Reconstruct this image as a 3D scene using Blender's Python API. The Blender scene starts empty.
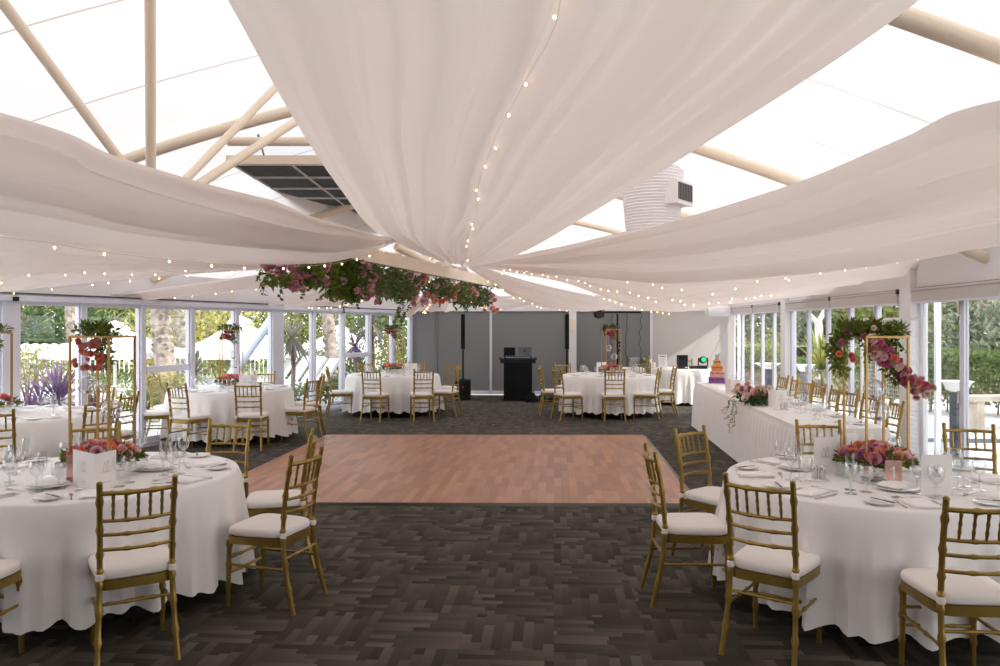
import bpy, math, random
from mathutils import Vector, Matrix, noise
PI = math.pi
SC = bpy.context.scene
COL = SC.collection
F, H, HY = 770.0, 1.69, 326.0          # focal length in pixels, eye height, horizon row

def at(px, py, d):
    """the point of the place at depth d that the photograph shows at (px, py)"""
    return Vector(((px - 500) / F * d, d, H + (HY - py) / F * d))
def rad(a): return a * PI / 180
YAW = rad(4.0)
E1 = Vector((math.cos(YAW), -math.sin(YAW), 0)); E2 = Vector((math.sin(YAW), math.cos(YAW), 0))

# ------------------------------------------------------------------ materials
MATS = {}
def mat(name, col, rough=0.6, metal=0.0, spec=0.5, bump=0.0, bscale=40, var=0.0, vscale=6, emit=None, estr=0, sheen=0, trans=0):
    m = bpy.data.materials.new(name); m.use_nodes = True
    nt = m.node_tree; b = nt.nodes['Principled BSDF']
    b.inputs['Base Color'].default_value = (*col, 1); b.inputs['Roughness'].default_value = rough
    b.inputs['Metallic'].default_value = metal; b.inputs['Specular IOR Level'].default_value = spec
    if sheen: b.inputs['Sheen Weight'].default_value = sheen
    tc = None
    if var or bump:
        tc = nt.nodes.new('ShaderNodeTexCoord')
    if var:
        n = nt.nodes.new('ShaderNodeTexNoise'); n.inputs['Scale'].default_value = vscale; n.inputs['Detail'].default_value = 3
        nt.links.new(tc.outputs['Object'], n.inputs['Vector'])
        r = nt.nodes.new('ShaderNodeMapRange'); r.inputs[1].default_value = .3; r.inputs[2].default_value = .7
        r.inputs[3].default_value = 1 - var; r.inputs[4].default_value = 1 + var
        nt.links.new(n.outputs[0], r.inputs[0])
        mx = nt.nodes.new('ShaderNodeVectorMath'); mx.operation = 'SCALE'; mx.inputs[0].default_value = col
        nt.links.new(r.outputs[0], mx.inputs['Scale']); nt.links.new(mx.outputs[0], b.inputs['Base Color'])
    if bump:
        n = nt.nodes.new('ShaderNodeTexNoise'); n.inputs['Scale'].default_value = bscale; n.inputs['Detail'].default_value = 2
        nt.links.new(tc.outputs['Object'], n.inputs['Vector'])
        bp = nt.nodes.new('ShaderNodeBump'); bp.inputs['Strength'].default_value = bump; bp.inputs['Distance'].default_value = .01
        nt.links.new(n.outputs[0], bp.inputs['Height']); nt.links.new(bp.outputs[0], b.inputs['Normal'])
    if emit:
        b.inputs['Emission Color'].default_value = (*emit, 1); b.inputs['Emission Strength'].default_value = estr
        m.cycles.emission_sampling = 'NONE'
    MATS[name] = m
    return m

def thin_cloth(name, col, t, transp=0.0):
    m = bpy.data.materials.new(name); m.use_nodes = True; nt = m.node_tree; nt.nodes.clear()
    o = nt.nodes.new('ShaderNodeOutputMaterial'); d = nt.nodes.new('ShaderNodeBsdfDiffuse'); tr = nt.nodes.new('ShaderNodeBsdfTranslucent')
    mx = nt.nodes.new('ShaderNodeMixShader'); mx.inputs[0].default_value = t
    d.inputs[0].default_value = (*col, 1); tr.inputs[0].default_value = (*col, 1)
    nt.links.new(d.outputs[0], mx.inputs[1]); nt.links.new(tr.outputs[0], mx.inputs[2])
    last = mx
    if transp:
        tp = nt.nodes.new('ShaderNodeBsdfTransparent'); m2 = nt.nodes.new('ShaderNodeMixShader'); m2.inputs[0].default_value = transp
        nt.links.new(mx.outputs[0], m2.inputs[1]); nt.links.new(tp.outputs[0], m2.inputs[2]); last = m2
    nt.links.new(last.outputs[0], o.inputs[0])
    MATS[name] = m
    return m, nt, d, tr

def thin_glass(name, tint, f0, f1, rough=0.02):
    m = bpy.data.materials.new(name); m.use_nodes = True; nt = m.node_tree; nt.nodes.clear()
    o = nt.nodes.new('ShaderNodeOutputMaterial'); tp = nt.nodes.new('ShaderNodeBsdfTransparent'); g = nt.nodes.new('ShaderNodeBsdfGlossy')
    tp.inputs[0].default_value = (*tint, 1); g.inputs['Roughness'].default_value = rough
    lw = nt.nodes.new('ShaderNodeLayerWeight'); lw.inputs[0].default_value = .35
    mr = nt.nodes.new('ShaderNodeMapRange'); mr.inputs[3].default_value = f0; mr.inputs[4].default_value = f1
    mx = nt.nodes.new('ShaderNodeMixShader')
    nt.links.new(lw.outputs['Facing'], mr.inputs[0]); nt.links.new(mr.outputs[0], mx.inputs[0])
    nt.links.new(tp.outputs[0], mx.inputs[1]); nt.links.new(g.outputs[0], mx.inputs[2]); nt.links.new(mx.outputs[0], o.inputs[0])
    MATS[name] = m

class NG:
    """tiny node-graph writer"""
    def __init__(s, nt): s.nt = nt
    def set(s, inp, v):
        if hasattr(v, 'is_linked') or isinstance(v, bpy.types.NodeSocket): s.nt.links.new(v, inp)
        else: inp.default_value = v
    def m(s, op, a, b=0.0, c=0.0):
        n = s.nt.nodes.new('ShaderNodeMath'); n.operation = op
        s.set(n.inputs[0], a); s.set(n.inputs[1], b)
        if op in ('MULTIPLY_ADD',): s.set(n.inputs[2], c)
        return n.outputs[0]
    def sep(s, v):
        n = s.nt.nodes.new('ShaderNodeSeparateXYZ'); s.nt.links.new(v, n.inputs[0]); return n.outputs
    def comb(s, x, y, z=0.0):
        n = s.nt.nodes.new('ShaderNodeCombineXYZ'); s.set(n.inputs[0], x); s.set(n.inputs[1], y); s.set(n.inputs[2], z); return n.outputs[0]
    def white(s, v):
        n = s.nt.nodes.new('ShaderNodeTexWhiteNoise'); n.noise_dimensions = '3D'; s.nt.links.new(v, n.inputs['Vector']); return n.outputs['Value']
    def mixf(s, f, a, b):
        return s.m('ADD', s.m('MULTIPLY', a, s.m('SUBTRACT', 1.0, f)), s.m('MULTIPLY', b, f))
    def ramp(s, f, cols):
        n = s.nt.nodes.new('ShaderNodeValToRGB'); s.set(n.inputs[0], f)
        e = n.color_ramp.elements
        e[0].position, e[0].color = cols[0][0], (*cols[0][1], 1); e[1].position, e[1].color = cols[-1][0], (*cols[-1][1], 1)
        for p, c in cols[1:-1]:
            k = e.new(p); k.color = (*c, 1)
        return n.outputs[0]
    def rot(s, ang):
        tc = s.nt.nodes.new('ShaderNodeTexCoord'); mp = s.nt.nodes.new('ShaderNodeMapping'); mp.inputs['Rotation'].default_value = (0, 0, ang)
        s.nt.links.new(tc.outputs['Object'], mp.inputs[0]); return mp.outputs[0]

def carpet_material():
    m = mat('carpet', (.05, .045, .04), .92, spec=.2); nt = m.node_tree; g = NG(nt); b = nt.nodes['Principled BSDF']
    p = g.sep(g.rot(YAW)); px = g.m('MULTIPLY', p[0], 2.0); py = g.m('MULTIPLY', p[1], 2.0)
    cx = g.m('FLOOR', px); cy = g.m('FLOOR', py); fx = g.m('SUBTRACT', px, cx); fy = g.m('SUBTRACT', py, cy)
    par = g.m('ABSOLUTE', g.m('MODULO', g.m('ADD', cx, cy), 2.0))
    a = g.mixf(par, fx, fy); bb = g.mixf(par, fy, fx)
    st = g.m('FLOOR', g.m('MULTIPLY', bb, 9.0))
    off = g.white(g.comb(g.m('ADD', g.m('MULTIPLY', cx, 3.17), st), cy, st))
    al = g.m('ADD', g.m('MULTIPLY', a, 1.4), g.m('MULTIPLY', off, 1.0)); bl = g.m('FLOOR', al); gr = g.m('SUBTRACT', al, bl)
    v = g.white(g.comb(g.m('ADD', cx, g.m('MULTIPLY', st, 7.3)), g.m('ADD', cy, g.m('MULTIPLY', bl, 3.9)), bl))
    fine = nt.nodes.new('ShaderNodeTexNoise'); fine.inputs['Scale'].default_value = 160; fine.inputs['Detail'].default_value = 1
    tc = nt.nodes.new('ShaderNodeTexCoord'); nt.links.new(tc.outputs['Object'], fine.inputs['Vector'])
    f = g.m('ADD', g.m('MULTIPLY', v, .50), g.m('MULTIPLY', gr, .46)); f = g.m('ADD', f, g.m('MULTIPLY', g.m('SUBTRACT', fine.outputs[0], .5), .5))
    c = g.ramp(f, [(0.0, (.027, .0215, .0165)), (.5, (.064, .053, .042)), (1.0, (.138, .117, .094))])
    nt.links.new(c, b.inputs['Base Color'])
    return m

def parquet_material():
    m = mat('parquet', (.4, .2, .12), .38, spec=.4); nt = m.node_tree; g = NG(nt); b = nt.nodes['Principled BSDF']
    p = g.sep(g.rot(YAW)); row = g.m('FLOOR', g.m('MULTIPLY', p[0], 12.5))
    off = g.white(g.comb(row, 3.0, 1.0)); al = g.m('ADD', g.m('MULTIPLY', p[1], 2.2), g.m('MULTIPLY', off, 5.0)); bl = g.m('FLOOR', al)
    v = g.white(g.comb(row, bl, 5.0))
    nz = nt.nodes.new('ShaderNodeTexNoise'); nz.inputs['Scale'].default_value = 3; nz.inputs['Detail'].default_value = 5
    nt.links.new(g.comb(g.m('MULTIPLY', p[0], 12.0), p[1], v), nz.inputs['Vector'])
    f = g.m('ADD', g.m('MULTIPLY', v, .6), g.m('MULTIPLY', nz.outputs[0], .4))
    c = g.ramp(f, [(0.05, (.25, .098, .047)), (.5, (.385, .165, .083)), (.95, (.50, .225, .12))])
    fx = g.m('FRACT', g.m('MULTIPLY', p[0], 12.5)); gx = g.m('LESS_THAN', fx, .025); gy = g.m('LESS_THAN', g.m('FRACT', al), .008)
    gap = g.m('MAXIMUM', gx, gy)
    mx = nt.nodes.new('ShaderNodeMixRGB'); nt.links.new(g.m('MULTIPLY', gap, .55), mx.inputs[0]); nt.links.new(c, mx.inputs[1]); mx.inputs[2].default_value = (.09, .035, .02, 1)
    nt.links.new(mx.outputs[0], b.inputs['Base Color'])
    return m

def roof_material():
    m, nt, d, tr = thin_cloth('roof_membrane', (.94, .915, .89), .27); g = NG(nt)
    tc = nt.nodes.new('ShaderNodeTexCoord'); p = g.sep(tc.outputs['Object'])
    t = g.m('FRACT', g.m('DIVIDE', g.m('ADD', p[1], 40 * 1.17 - 4.13), 1.17))
    ln = g.m('LESS_THAN', t, .017)
    mx = nt.nodes.new('ShaderNodeMixRGB'); nt.links.new(ln, mx.inputs[0]); mx.inputs[1].default_value = (.94, .905, .875, 1); mx.inputs[2].default_value = (.62, .55, .49, 1)
    nt.links.new(mx.outputs[0], d.inputs[0]); nt.links.new(mx.outputs[0], tr.inputs[0])

def leaf_material(name, a, b, t=.35):
    m, nt, d, tr = thin_cloth(name, a, t); g = NG(nt)
    tc = nt.nodes.new('ShaderNodeTexCoord'); n = nt.nodes.new('ShaderNodeTexNoise'); n.inputs['Scale'].default_value = 2.2 if a[0] < 2 else 1
    n.inputs['Detail'].default_value = 4; nt.links.new(tc.outputs['Object'], n.inputs['Vector'])
    c = g.ramp(n.outputs[0], [(.32, a), (.68, b)])
    nt.links.new(c, d.inputs[0]); nt.links.new(c, tr.inputs[0])

carpet_material(); parquet_material(); roof_material()
mat('gold', (.335, .215, .048), .30, .65, .5, var=.12, vscale=14)
mat('brass', (.46, .27, .085), .33, .65)
mat('cushion', (.86, .80, .76), .85, spec=.2, bump=.15, bscale=300)
mat('table_linen', (.88, .845, .83), .85, spec=.2, bump=.12, bscale=350, sheen=.2)
mat('napkin_linen', (.92, .89, .87), .85, spec=.2, bump=.2, bscale=120)
mat('china', (.86, .84, .81), .2)
mat('silver', (.62, .60, .58), .22, 1.0)
mat('dark_steel', (.10, .09, .085), .35, .8)
mat('black_paint', (.010, .010, .011), .6, spec=.25)
mat('black_cloth', (.008, .008, .009), .9, spec=.2)
mat('black_plastic', (.012, .012, .013), .5, spec=.25)
mat('speaker_grille', (.010, .010, .011), .8, spec=.2, bump=.5, bscale=500)
mat('frame_white', (.68, .68, .76), .4)
mat('fascia_white', (.80, .77, .77), .7)
mat('blind_grey', (.55, .50, .475), .8, bump=.1, bscale=200)
mat('wall_pale', (.54, .50, .48), .9, spec=.15, bump=.08, bscale=180)
mat('wall_grey', (.235, .232, .232), .9, spec=.15, bump=.08, bscale=180)
mat('beige_paint', (.86, .73, .58), .45)
mat('white_paint', (.82, .82, .83), .5)
mat('panel_dark', (.045, .055, .065), .75, var=.25, vscale=9)
mat('duct_white', (.78, .75, .76), .55)
mat('cable', (.03, .03, .03), .6)
mat('wire_clear', (.62, .50, .42), .5)
mat('bulb', (1, .8, .5), .5, emit=(1, .62, .26), estr=9)
mat('card', (.90, .86, .84), .7)
mat('print_brown', (.52, .40, .35), .8)
mat('pink_mirror', (.80, .50, .43), .16, .75)
mat('white_print', (.9, .9, .9), .6)
mat('mirror', (.82, .84, .84), .06, 1.0)
mat('wax', (.9, .86, .76), .5)
mat('purple', (.27, .09, .30), .6); mat('pink', (.75, .38, .38), .6); mat('orange', (.80, .32, .10), .6); mat('amber', (.82, .40, .14), .6)
mat('ink', (.03, .02, .03), .6)
mat('laptop_grey', (.30, .32, .36), .35, .6)
mat('lens_green', (.02, .25, .08), .1, emit=(.05, .7, .2), estr=.8)
mat('spot_lens', (.9, .85, .75), .2, emit=(1, .85, .6), estr=6)
mat('screen_dim', (.02, .02, .025), .15)
mat('paper', (.84, .82, .80), .7)
mat('soil', (.09, .06, .045), .95, var=.4, vscale=20)
mat('patio', (.62, .59, .56), .85, var=.1, vscale=1.5)
mat('lawn', (.42, .48, .26), .95, var=.25, vscale=2)
mat('slate', (.035, .045, .07), .6, var=.4, vscale=5)
mat('stone', (.55, .47, .38), .9, var=.2, vscale=3, bump=.6, bscale=6)
mat('sleeper', (.62, .50, .36), .8, var=.2, vscale=5)
mat('canvas_white', (.88, .88, .88), .8)
mat('bark', (.22, .16, .12), .95, var=.35, vscale=8, bump=.8, bscale=10)
mat('palm_bark', (.32, .265, .225), .95, var=.35, vscale=10, bump=1.0, bscale=14)
mat('pale_bark', (.72, .68, .62), .85, var=.2, vscale=4)
mat('strut_blue', (.62, .68, .78), .4)
leaf_material('leaf_dark', (.045, .09, .045), (.13, .20, .08))
leaf_material('leaf_mid', (.085, .125, .05), (.24, .29, .12))
leaf_material('leaf_bright', (.20, .25, .07), (.42, .42, .14), .45)
leaf_material('leaf_yellow', (.38, .35, .11), (.56, .50, .22), .45)
leaf_material('leaf_grey', (.16, .20, .13), (.40, .42, .30))
leaf_material('leaf_purple', (.10, .06, .12), (.26, .17, .27))
leaf_material('leaf_spike', (.13, .125, .11), (.33, .30, .24))
leaf_material('leaf_palm', (.16, .22, .06), (.45, .42, .14), .4)
leaf_material('leaf_fern', (.09, .14, .03), (.26, .30, .07))
leaf_material('leaf_ivy', (.03, .07, .02), (.12, .18, .045))
for nm, c in dict(rose_mauve=(.60, .22, .30), rose_pink=(.80, .40, .43), rose_peach=(.80, .36, .26), rose_coral=(.75, .16, .08), rose_blush=(.85, .58, .48), rose_magenta=(.52, .06, .20),
                  rose_plum=(.36, .08, .22), rose_burgundy=(.22, .02, .06), rose_orange=(.85, .22, .05), rose_cream=(.85, .72, .52)).items():
    mat(nm, tuple(min(.92, v * 1.22 + .035) for v in c), .65, spec=.2, var=.18, vscale=30, sheen=.5)
thin_cloth('drape_fabric', (.885, .805, .762), .47)
thin_cloth('gable_fabric', (.88, .87, .86), .42)
thin_glass('glassware', (.95, .96, .97), .07, .85)
thin_glass('window_glass', (.97, .985, .985), .014, .10, .0)

# ------------------------------------------------------------------ mesh builder
class MB:
    def __init__(s): s.v = []; s.f = []
    def add(s, vs, fs, M=None):
        b = len(s.v)
        s.v.extend(M @ Vector(p) if M is not None else Vector(p) for p in vs)
        s.f.extend(tuple(b + i for i in f) for f in fs); return s
    def box(s, c, d, rz=0, M=None):
        x, y, z = d[0] / 2, d[1] / 2, d[2] / 2
        vs = [(-x, -y, -z), (x, -y, -z), (x, y, -z), (-x, y, -z), (-x, -y, z), (x, -y, z), (x, y, z), (-x, y, z)]
        R = Matrix.Translation(Vector(c)) @ Matrix.Rotation(rz, 4, 'Z')
        return s.add(vs, [(3, 2, 1, 0), (4, 5, 6, 7), (0, 1, 5, 4), (1, 2, 6, 5), (2, 3, 7, 6), (3, 0, 4, 7)], (M @ R) if M is not None else R)
    def seg(s, a, b, z0, z1, th):
        """upright slab over the floor line a-b"""
        a = Vector((a[0], a[1], 0)); b = Vector((b[0], b[1], 0)); d = b - a
        return s.box(((a + b) / 2 + Vector((0, 0, (z0 + z1) / 2))), (d.length, th, z1 - z0), math.atan2(d.y, d.x))
    def tube(s, pts, r, seg=8, cap=True, closed=False):
        pts = [Vector(p) for p in pts]; n = len(pts); rr = r if isinstance(r, (list, tuple)) else [r] * n
        b = len(s.v); up = None
        for i, p in enumerate(pts):
            if closed: d = pts[(i + 1) % n] - pts[i - 1]
            else: d = pts[min(i + 1, n - 1)] - pts[max(i - 1, 0)]
            d.normalize()
            if up is None: up = Vector((0, 0, 1)) if abs(d.z) < .9 else Vector((0, 1, 0))
            x = d.cross(up); x.normalize(); y = x.cross(d); up = y
            for k in range(seg):
                a = 2 * PI * k / seg
                s.v.append(p + x * (math.cos(a) * rr[i]) + y * (math.sin(a) * rr[i]))
        m = n if closed else n - 1
        for i in range(m):
            for k in range(seg):
                k2 = (k + 1) % seg; j = (i + 1) % n
                s.f.append((b + i * seg + k, b + i * seg + k2, b + j * seg + k2, b + j * seg + k))
        if cap and not closed:
            s.f.append(tuple(b + k for k in range(seg))[::-1]); s.f.append(tuple(b + (n - 1) * seg + k for k in range(seg)))
        return s
    def lathe(s, prof, seg=16, M=None, cap=True):
        vs = []; fs = []
        for r, z in prof:
            for k in range(seg):
                a = 2 * PI * k / seg; vs.append((r * math.cos(a), r * math.sin(a), z))
        for i in range(len(prof) - 1):
            for k in range(seg):
                k2 = (k + 1) % seg; fs.append((i * seg + k, i * seg + k2, (i + 1) * seg + k2, (i + 1) * seg + k))
        if cap:
            if prof[0][0] > 1e-4: fs.append(tuple(range(seg))[::-1])
            if prof[-1][0] > 1e-4: fs.append(tuple((len(prof) - 1) * seg + k for k in range(seg)))
        return s.add(vs, fs, M)
    def grid(s, fn, nu, nv, wrap=False):
        b = len(s.v)
        for i in range(nu + 1):
            for j in range(nv + 1): s.v.append(Vector(fn(i / nu, j / nv)))
        for i in range(nu):
            for j in range(nv):
                q = b + i * (nv + 1) + j; s.f.append((q, q + 1, q + nv + 2, q + nv + 1))
        return s
    def leaf(s, p, d, n, l, w):
        d = d.normalized(); x = d.cross(n)
        if x.length < 1e-3: x = d.cross(Vector((1, .2, .1)))
        x.normalize(); up = x.cross(d)
        b = len(s.v)
        s.v += [p, p + d * l * .45 + x * w / 2 + up * .12 * l, p + d * l, p + d * l * .45 - x * w / 2 + up * .12 * l]
        s.f.append((b, b + 1, b + 2)); s.f.append((b, b + 2, b + 3)); return s
    def prism(s, outline, z0, z1):
        b = len(s.v); n = len(outline)
        s.v += [Vector((x, y, z0)) for x, y in outline] + [Vector((x, y, z1)) for x, y in outline]
        s.f.append(tuple(range(b, b + n))[::-1]); s.f.append(tuple(range(b + n, b + 2 * n)))
        for i in range(n): s.f.append((b + i, b + (i + 1) % n, b + n + (i + 1) % n, b + n + i))
        return s
    def mesh(s, name, mt, smooth=True):
        me = bpy.data.meshes.new(name); me.from_pydata([tuple(v) for v in s.v], [], s.f); me.materials.append(MATS[mt])
        if smooth:
            me.polygons.foreach_set('use_smooth', [True] * len(me.polygons))
            try: me.set_sharp_from_angle(angle=rad(42))
            except Exception: pass
        me.update(); return me
    def build(s, name, mt, parent=None, smooth=True): return link(name, s.mesh(name, mt, smooth), parent)

def link(name, me, parent=None, loc=None, rz=None):
    o = bpy.data.objects.new(name, me); COL.objects.link(o)
    if parent is not None: o.parent = parent
    if loc is not None: o.location = loc
    if rz is not None: o.rotation_euler = (0, 0, rz)
    return o
def tag(o, label=None, cat=None, group=None, kind=None):
    if label: o['label'] = label
    if cat: o['category'] = cat
    if group: o['group'] = group
    if kind: o['kind'] = kind
    return o
def thing(name, label, cat, loc=(0, 0, 0), rz=0, group=None):
    o = bpy.data.objects.new(name, None); COL.objects.link(o); o.location = loc; o.rotation_euler = (0, 0, rz)
    o.empty_display_size = .1
    return tag(o, label, cat, group)
def struct(o): o['kind'] = 'structure'; return o
KIDS = {}
def copy_tree(src, loc, rz, label, group=None):
    r = src.copy(); COL.objects.link(r); r.location = loc; r.rotation_euler = (0, 0, rz); r['label'] = label
    if group: r['group'] = group
    for ch in KIDS.setdefault(src.name, list(src.children)):
        c = ch.copy(); COL.objects.link(c); c.parent = r
        for g in KIDS.setdefault(ch.name, list(ch.children)):
            d = g.copy(); COL.objects.link(d); d.parent = c
    return r

def catmull(P, t):
    n = len(P) - 1; x = min(max(t, 0), 1) * n; i = min(int(x), n - 1); f = x - i
    p0 = P[i - 1] if i > 0 else P[0] * 2 - P[1]; p1, p2 = P[i], P[i + 1]; p3 = P[i + 2] if i + 2 <= n else P[n] * 2 - P[n - 1]
    return .5 * ((2 * p1) + (p2 - p0) * f + (2 * p0 - 5 * p1 + 4 * p2 - p3) * f * f + (3 * p1 - p0 - 3 * p2 + p3) * f ** 3)
def rot2(v, a): return Vector((v[0] * math.cos(a) - v[1] * math.sin(a), v[0] * math.sin(a) + v[1] * math.cos(a), 0))

# ================================================================== SETTING
LC = Vector((-2.17, 19.0, 0)); LD = Vector((math.sin(rad(19)), math.cos(rad(19)), 0)); LN = Vector((math.cos(rad(19)), -math.sin(rad(19)), 0))
def WL(t, off=0.0, z=0.0): return LC - LD * t + LN * off + Vector((0, 0, z))
def xl(y): return LC.x - LD.x * (LC.y - y) / LD.y
def xr(y): return 4.21 + .075 * y
def WR(y, off=0.0, z=0.0): return Vector((xr(y) - off, y, z))
BACKL = Vector((-2.17, 19.0, 0)); BACKR = Vector((xr(18.45), 18.45, 0))
REAR = -3.0

# floor
b = MB(); b.add([(xl(REAR), REAR, 0), (xr(REAR), REAR, 0), (BACKR.x, BACKR.y, 0), (BACKL.x, BACKL.y, 0)], [(0, 1, 2, 3)])
struct(b.build('floor', 'carpet', smooth=False))
# portable timber dance floor with dark edge ramp
fl, fr, nr, nl = Vector((-2.66, 11.83, 0)), Vector((2.19, 11.80, 0)), Vector((1.854, 7.24, 0)), Vector((-3.0, 7.30, 0))
df = thing('dance_floor', 'square timber parquet dance floor laid on the carpet in the middle of the room', 'dance floor', (0, 0, 0))
b = MB(); q = [nl, nr, fr, fl]
b.add([(p.x, p.y, .001) for p in q] + [(p.x, p.y, .022) for p in q], [(4, 5, 6, 7), (0, 1, 5, 4), (1, 2, 6, 5), (2, 3, 7, 6), (3, 0, 4, 7)])
b.build('timber_panel', 'parquet', df, False)
cen = (nl + nr + fr + fl) / 4
for i in range(4):
    p0, p1 = q[i], q[(i + 1) % 4]; o0 = p0 + (p0 - cen).normalized() * .07; o1 = p1 + (p1 - cen).normalized() * .07
    b = MB(); z = Vector((0, 0, .0225)); z0 = Vector((0, 0, .002))
    b.add([p0 + z, p1 + z, o1 + z0, o0 + z0, p0 + z0, p1 + z0], [(0, 3, 2, 1), (0, 1, 5, 4), (1, 2, 5), (0, 4, 3), (4, 5, 2, 3)])
    b.build('edge_ramp', 'dark_steel', df, False)

# roof membrane (frontal cross sections between the slanting left eave and the right eave)
EAVE = 2.42
def roof(x, y):
    a, c = xl(y), xr(y); s = (x - a) / (c - a); w = c - a
    return EAVE + .155 * w * (1 - abs(2 * s - 1) ** 1.4)
FRONT = 1.5
b = MB(); b.grid(lambda u, v: (lambda y: (lambda x: (x, y, roof(x, y)))(xl(y) + (xr(y) - xl(y)) * v))(FRONT + u * (19.2 - FRONT)), 44, 40)
struct(b.build('ceiling', 'roof_membrane'))
for k, y in enumerate((3.96, 7.46, 10.9, 14.4)):
    pts = []
    for i in range(41):
        x = xl(y) + .05 + (xr(y) - xl(y) - .1) * i / 40; pts.append((x, y, roof(x, y) - .10))
    struct(MB().tube(pts, .058, 10).build('ceiling_arch', 'beige_paint'))
b = MB(); b.add([(xl(REAR), REAR, 2.47), (xl(FRONT), FRONT, 2.47), (xr(FRONT), FRONT, 2.47), (xr(REAR), REAR, 2.47)], [(0, 1, 2, 3)]); struct(b.build('ceiling_light_blocker', 'fascia_white', smooth=False))  # unseen opaque ceiling added behind the camera to dim the camera-facing cloths
b = MB(); n = 24; vs = []
for i in range(n + 1):
    x = xl(FRONT) + (xr(FRONT) - xl(FRONT)) * i / n; vs += [(x, FRONT, 2.40), (x, FRONT, max(2.40, roof(x, FRONT)))]
b.add(vs, [(2 * i, 2 * i + 2, 2 * i + 3, 2 * i + 1) for i in range(n)]); struct(b.build('wall_light_blocker', 'fascia_white', smooth=False))  # unseen bulkhead added to close the gap between that ceiling and the membrane
# gable ends
for nm, y0, y1 in (('wall_gable', 19.0, 18.45),):
    b = MB(); n = 24; vs = []
    for i in range(n + 1):
        p = BACKL.lerp(BACKR, i / n); p.y -= .02; vs += [(p.x, p.y, 2.1), (p.x, p.y, roof(min(max(p.x, xl(p.y)), xr(p.y)), p.y))]
    b.add(vs, [(2 * i, 2 * i + 2, 2 * i + 3, 2 * i + 1) for i in range(n)])
    struct(b.build(nm, 'gable_fabric', smooth=False))
b = MB(); b.seg((xl(REAR), REAR), (xr(REAR), REAR), 0, 2.4, .1)
n = 24; vs = []
for i in range(n + 1):
    x = xl(REAR) + (xr(REAR) - xl(REAR)) * i / n; vs += [(x, REAR, 2.4), (x, REAR, max(2.4, roof(x, REAR)))]
b.add(vs, [(2 * i, 2 * i + 2, 2 * i + 3, 2 * i + 1) for i in range(n)])
struct(b.build('wall_rear', 'fascia_white', smooth=False))
# back wall: grey fabric panels, white joints, skirting, fascia beam
b = MB(); struct(b.build('wall_back', 'wall_grey', smooth=False)) if False else None
bd = (BACKR - BACKL).normalized(); bn = Vector((bd.y, -bd.x, 0))
def WB(px, off, z=0.0):
    """point on the back wall under picture column px"""
    u = (px - 500) / F; t = (u * BACKL.y - BACKL.x) / (bd.x - u * bd.y); p = BACKL + bd * t + bn * off; p.z = z; return p
q_ = WB(651, 0); struct(MB().seg(BACKL, q_, .02, 2.06, .08).build('wall_back', 'wall_grey', smooth=False)); struct(MB().seg(q_, BACKR, .02, 2.06, .08).build('wall_back', 'wall_pale', smooth=False))
b = MB(); b.seg(BACKL + bn * .06, BACKR + bn * .06, 2.05, 2.42, .06); struct(b.build('trim_1', 'fascia_white', smooth=False))
b = MB(); b.seg(BACKL + bn * .05, BACKR + bn * .05, .02, .11, .03); struct(b.build('baseboard_back', 'white_paint', smooth=False))
for k, (px, w, mt) in enumerate(((437, .03, 'wall_grey'), (491, .06, 'frame_white'), (651, .06, 'frame_white'))):
    p = WB(px, .05); b = MB().seg(p - bd * w / 2, p + bd * w / 2, .02, 2.05, .03); struct(b.build('trim_2', mt, smooth=False))
p = WB(572.5, .17); b = MB().seg(p - bd * .09, p + bd * .09, .0, 2.2, .14); struct(b.build('column', 'fascia_white', smooth=False))
p = WB(571.5, .26, 1.72); o = MB().box(p, (.12, .05, .28), -YAW).build('junction_box', 'beige_paint', smooth=False)
tag(o, 'small beige junction box on the white column beside the tall black speaker', 'junction box')

# left glazed wall
TL = [0.12, 1.08, 2.21, 3.33, 4.42, 5.59, 6.71, 7.75, 8.73, 9.72, 10.72, 11.9, 13.0, 14.1, 15.2, 16.3, 17.4, 18.5, 19.6, 20.7, 21.8, 23.0]
wide = {5: .32, 10: .22, 15: .3, 21: .3}
b = MB().seg(WL(0), WL(23.2), 2.06, 2.46, .10); struct(b.build('wall_left', 'fascia_white', smooth=False))
b = MB().seg(WL(0, .04), WL(23.2, .04), 1.98, 2.06, .12); b.seg(WL(0, .085), WL(23.2, .085), 2.045, 2.06, .03); struct(b.build('trim_3', 'frame_white', smooth=False))
b = MB().seg(WL(0, .07), WL(23.2, .07), 2.062, 2.078, .05); struct(b.build('trim_4', 'dark_steel', smooth=False))
b = MB().seg(WL(0, .02), WL(23.2, .02), 0.0, .06, .14); struct(b.build('baseboard_left', 'frame_white', smooth=False))
nwin = 0
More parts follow.
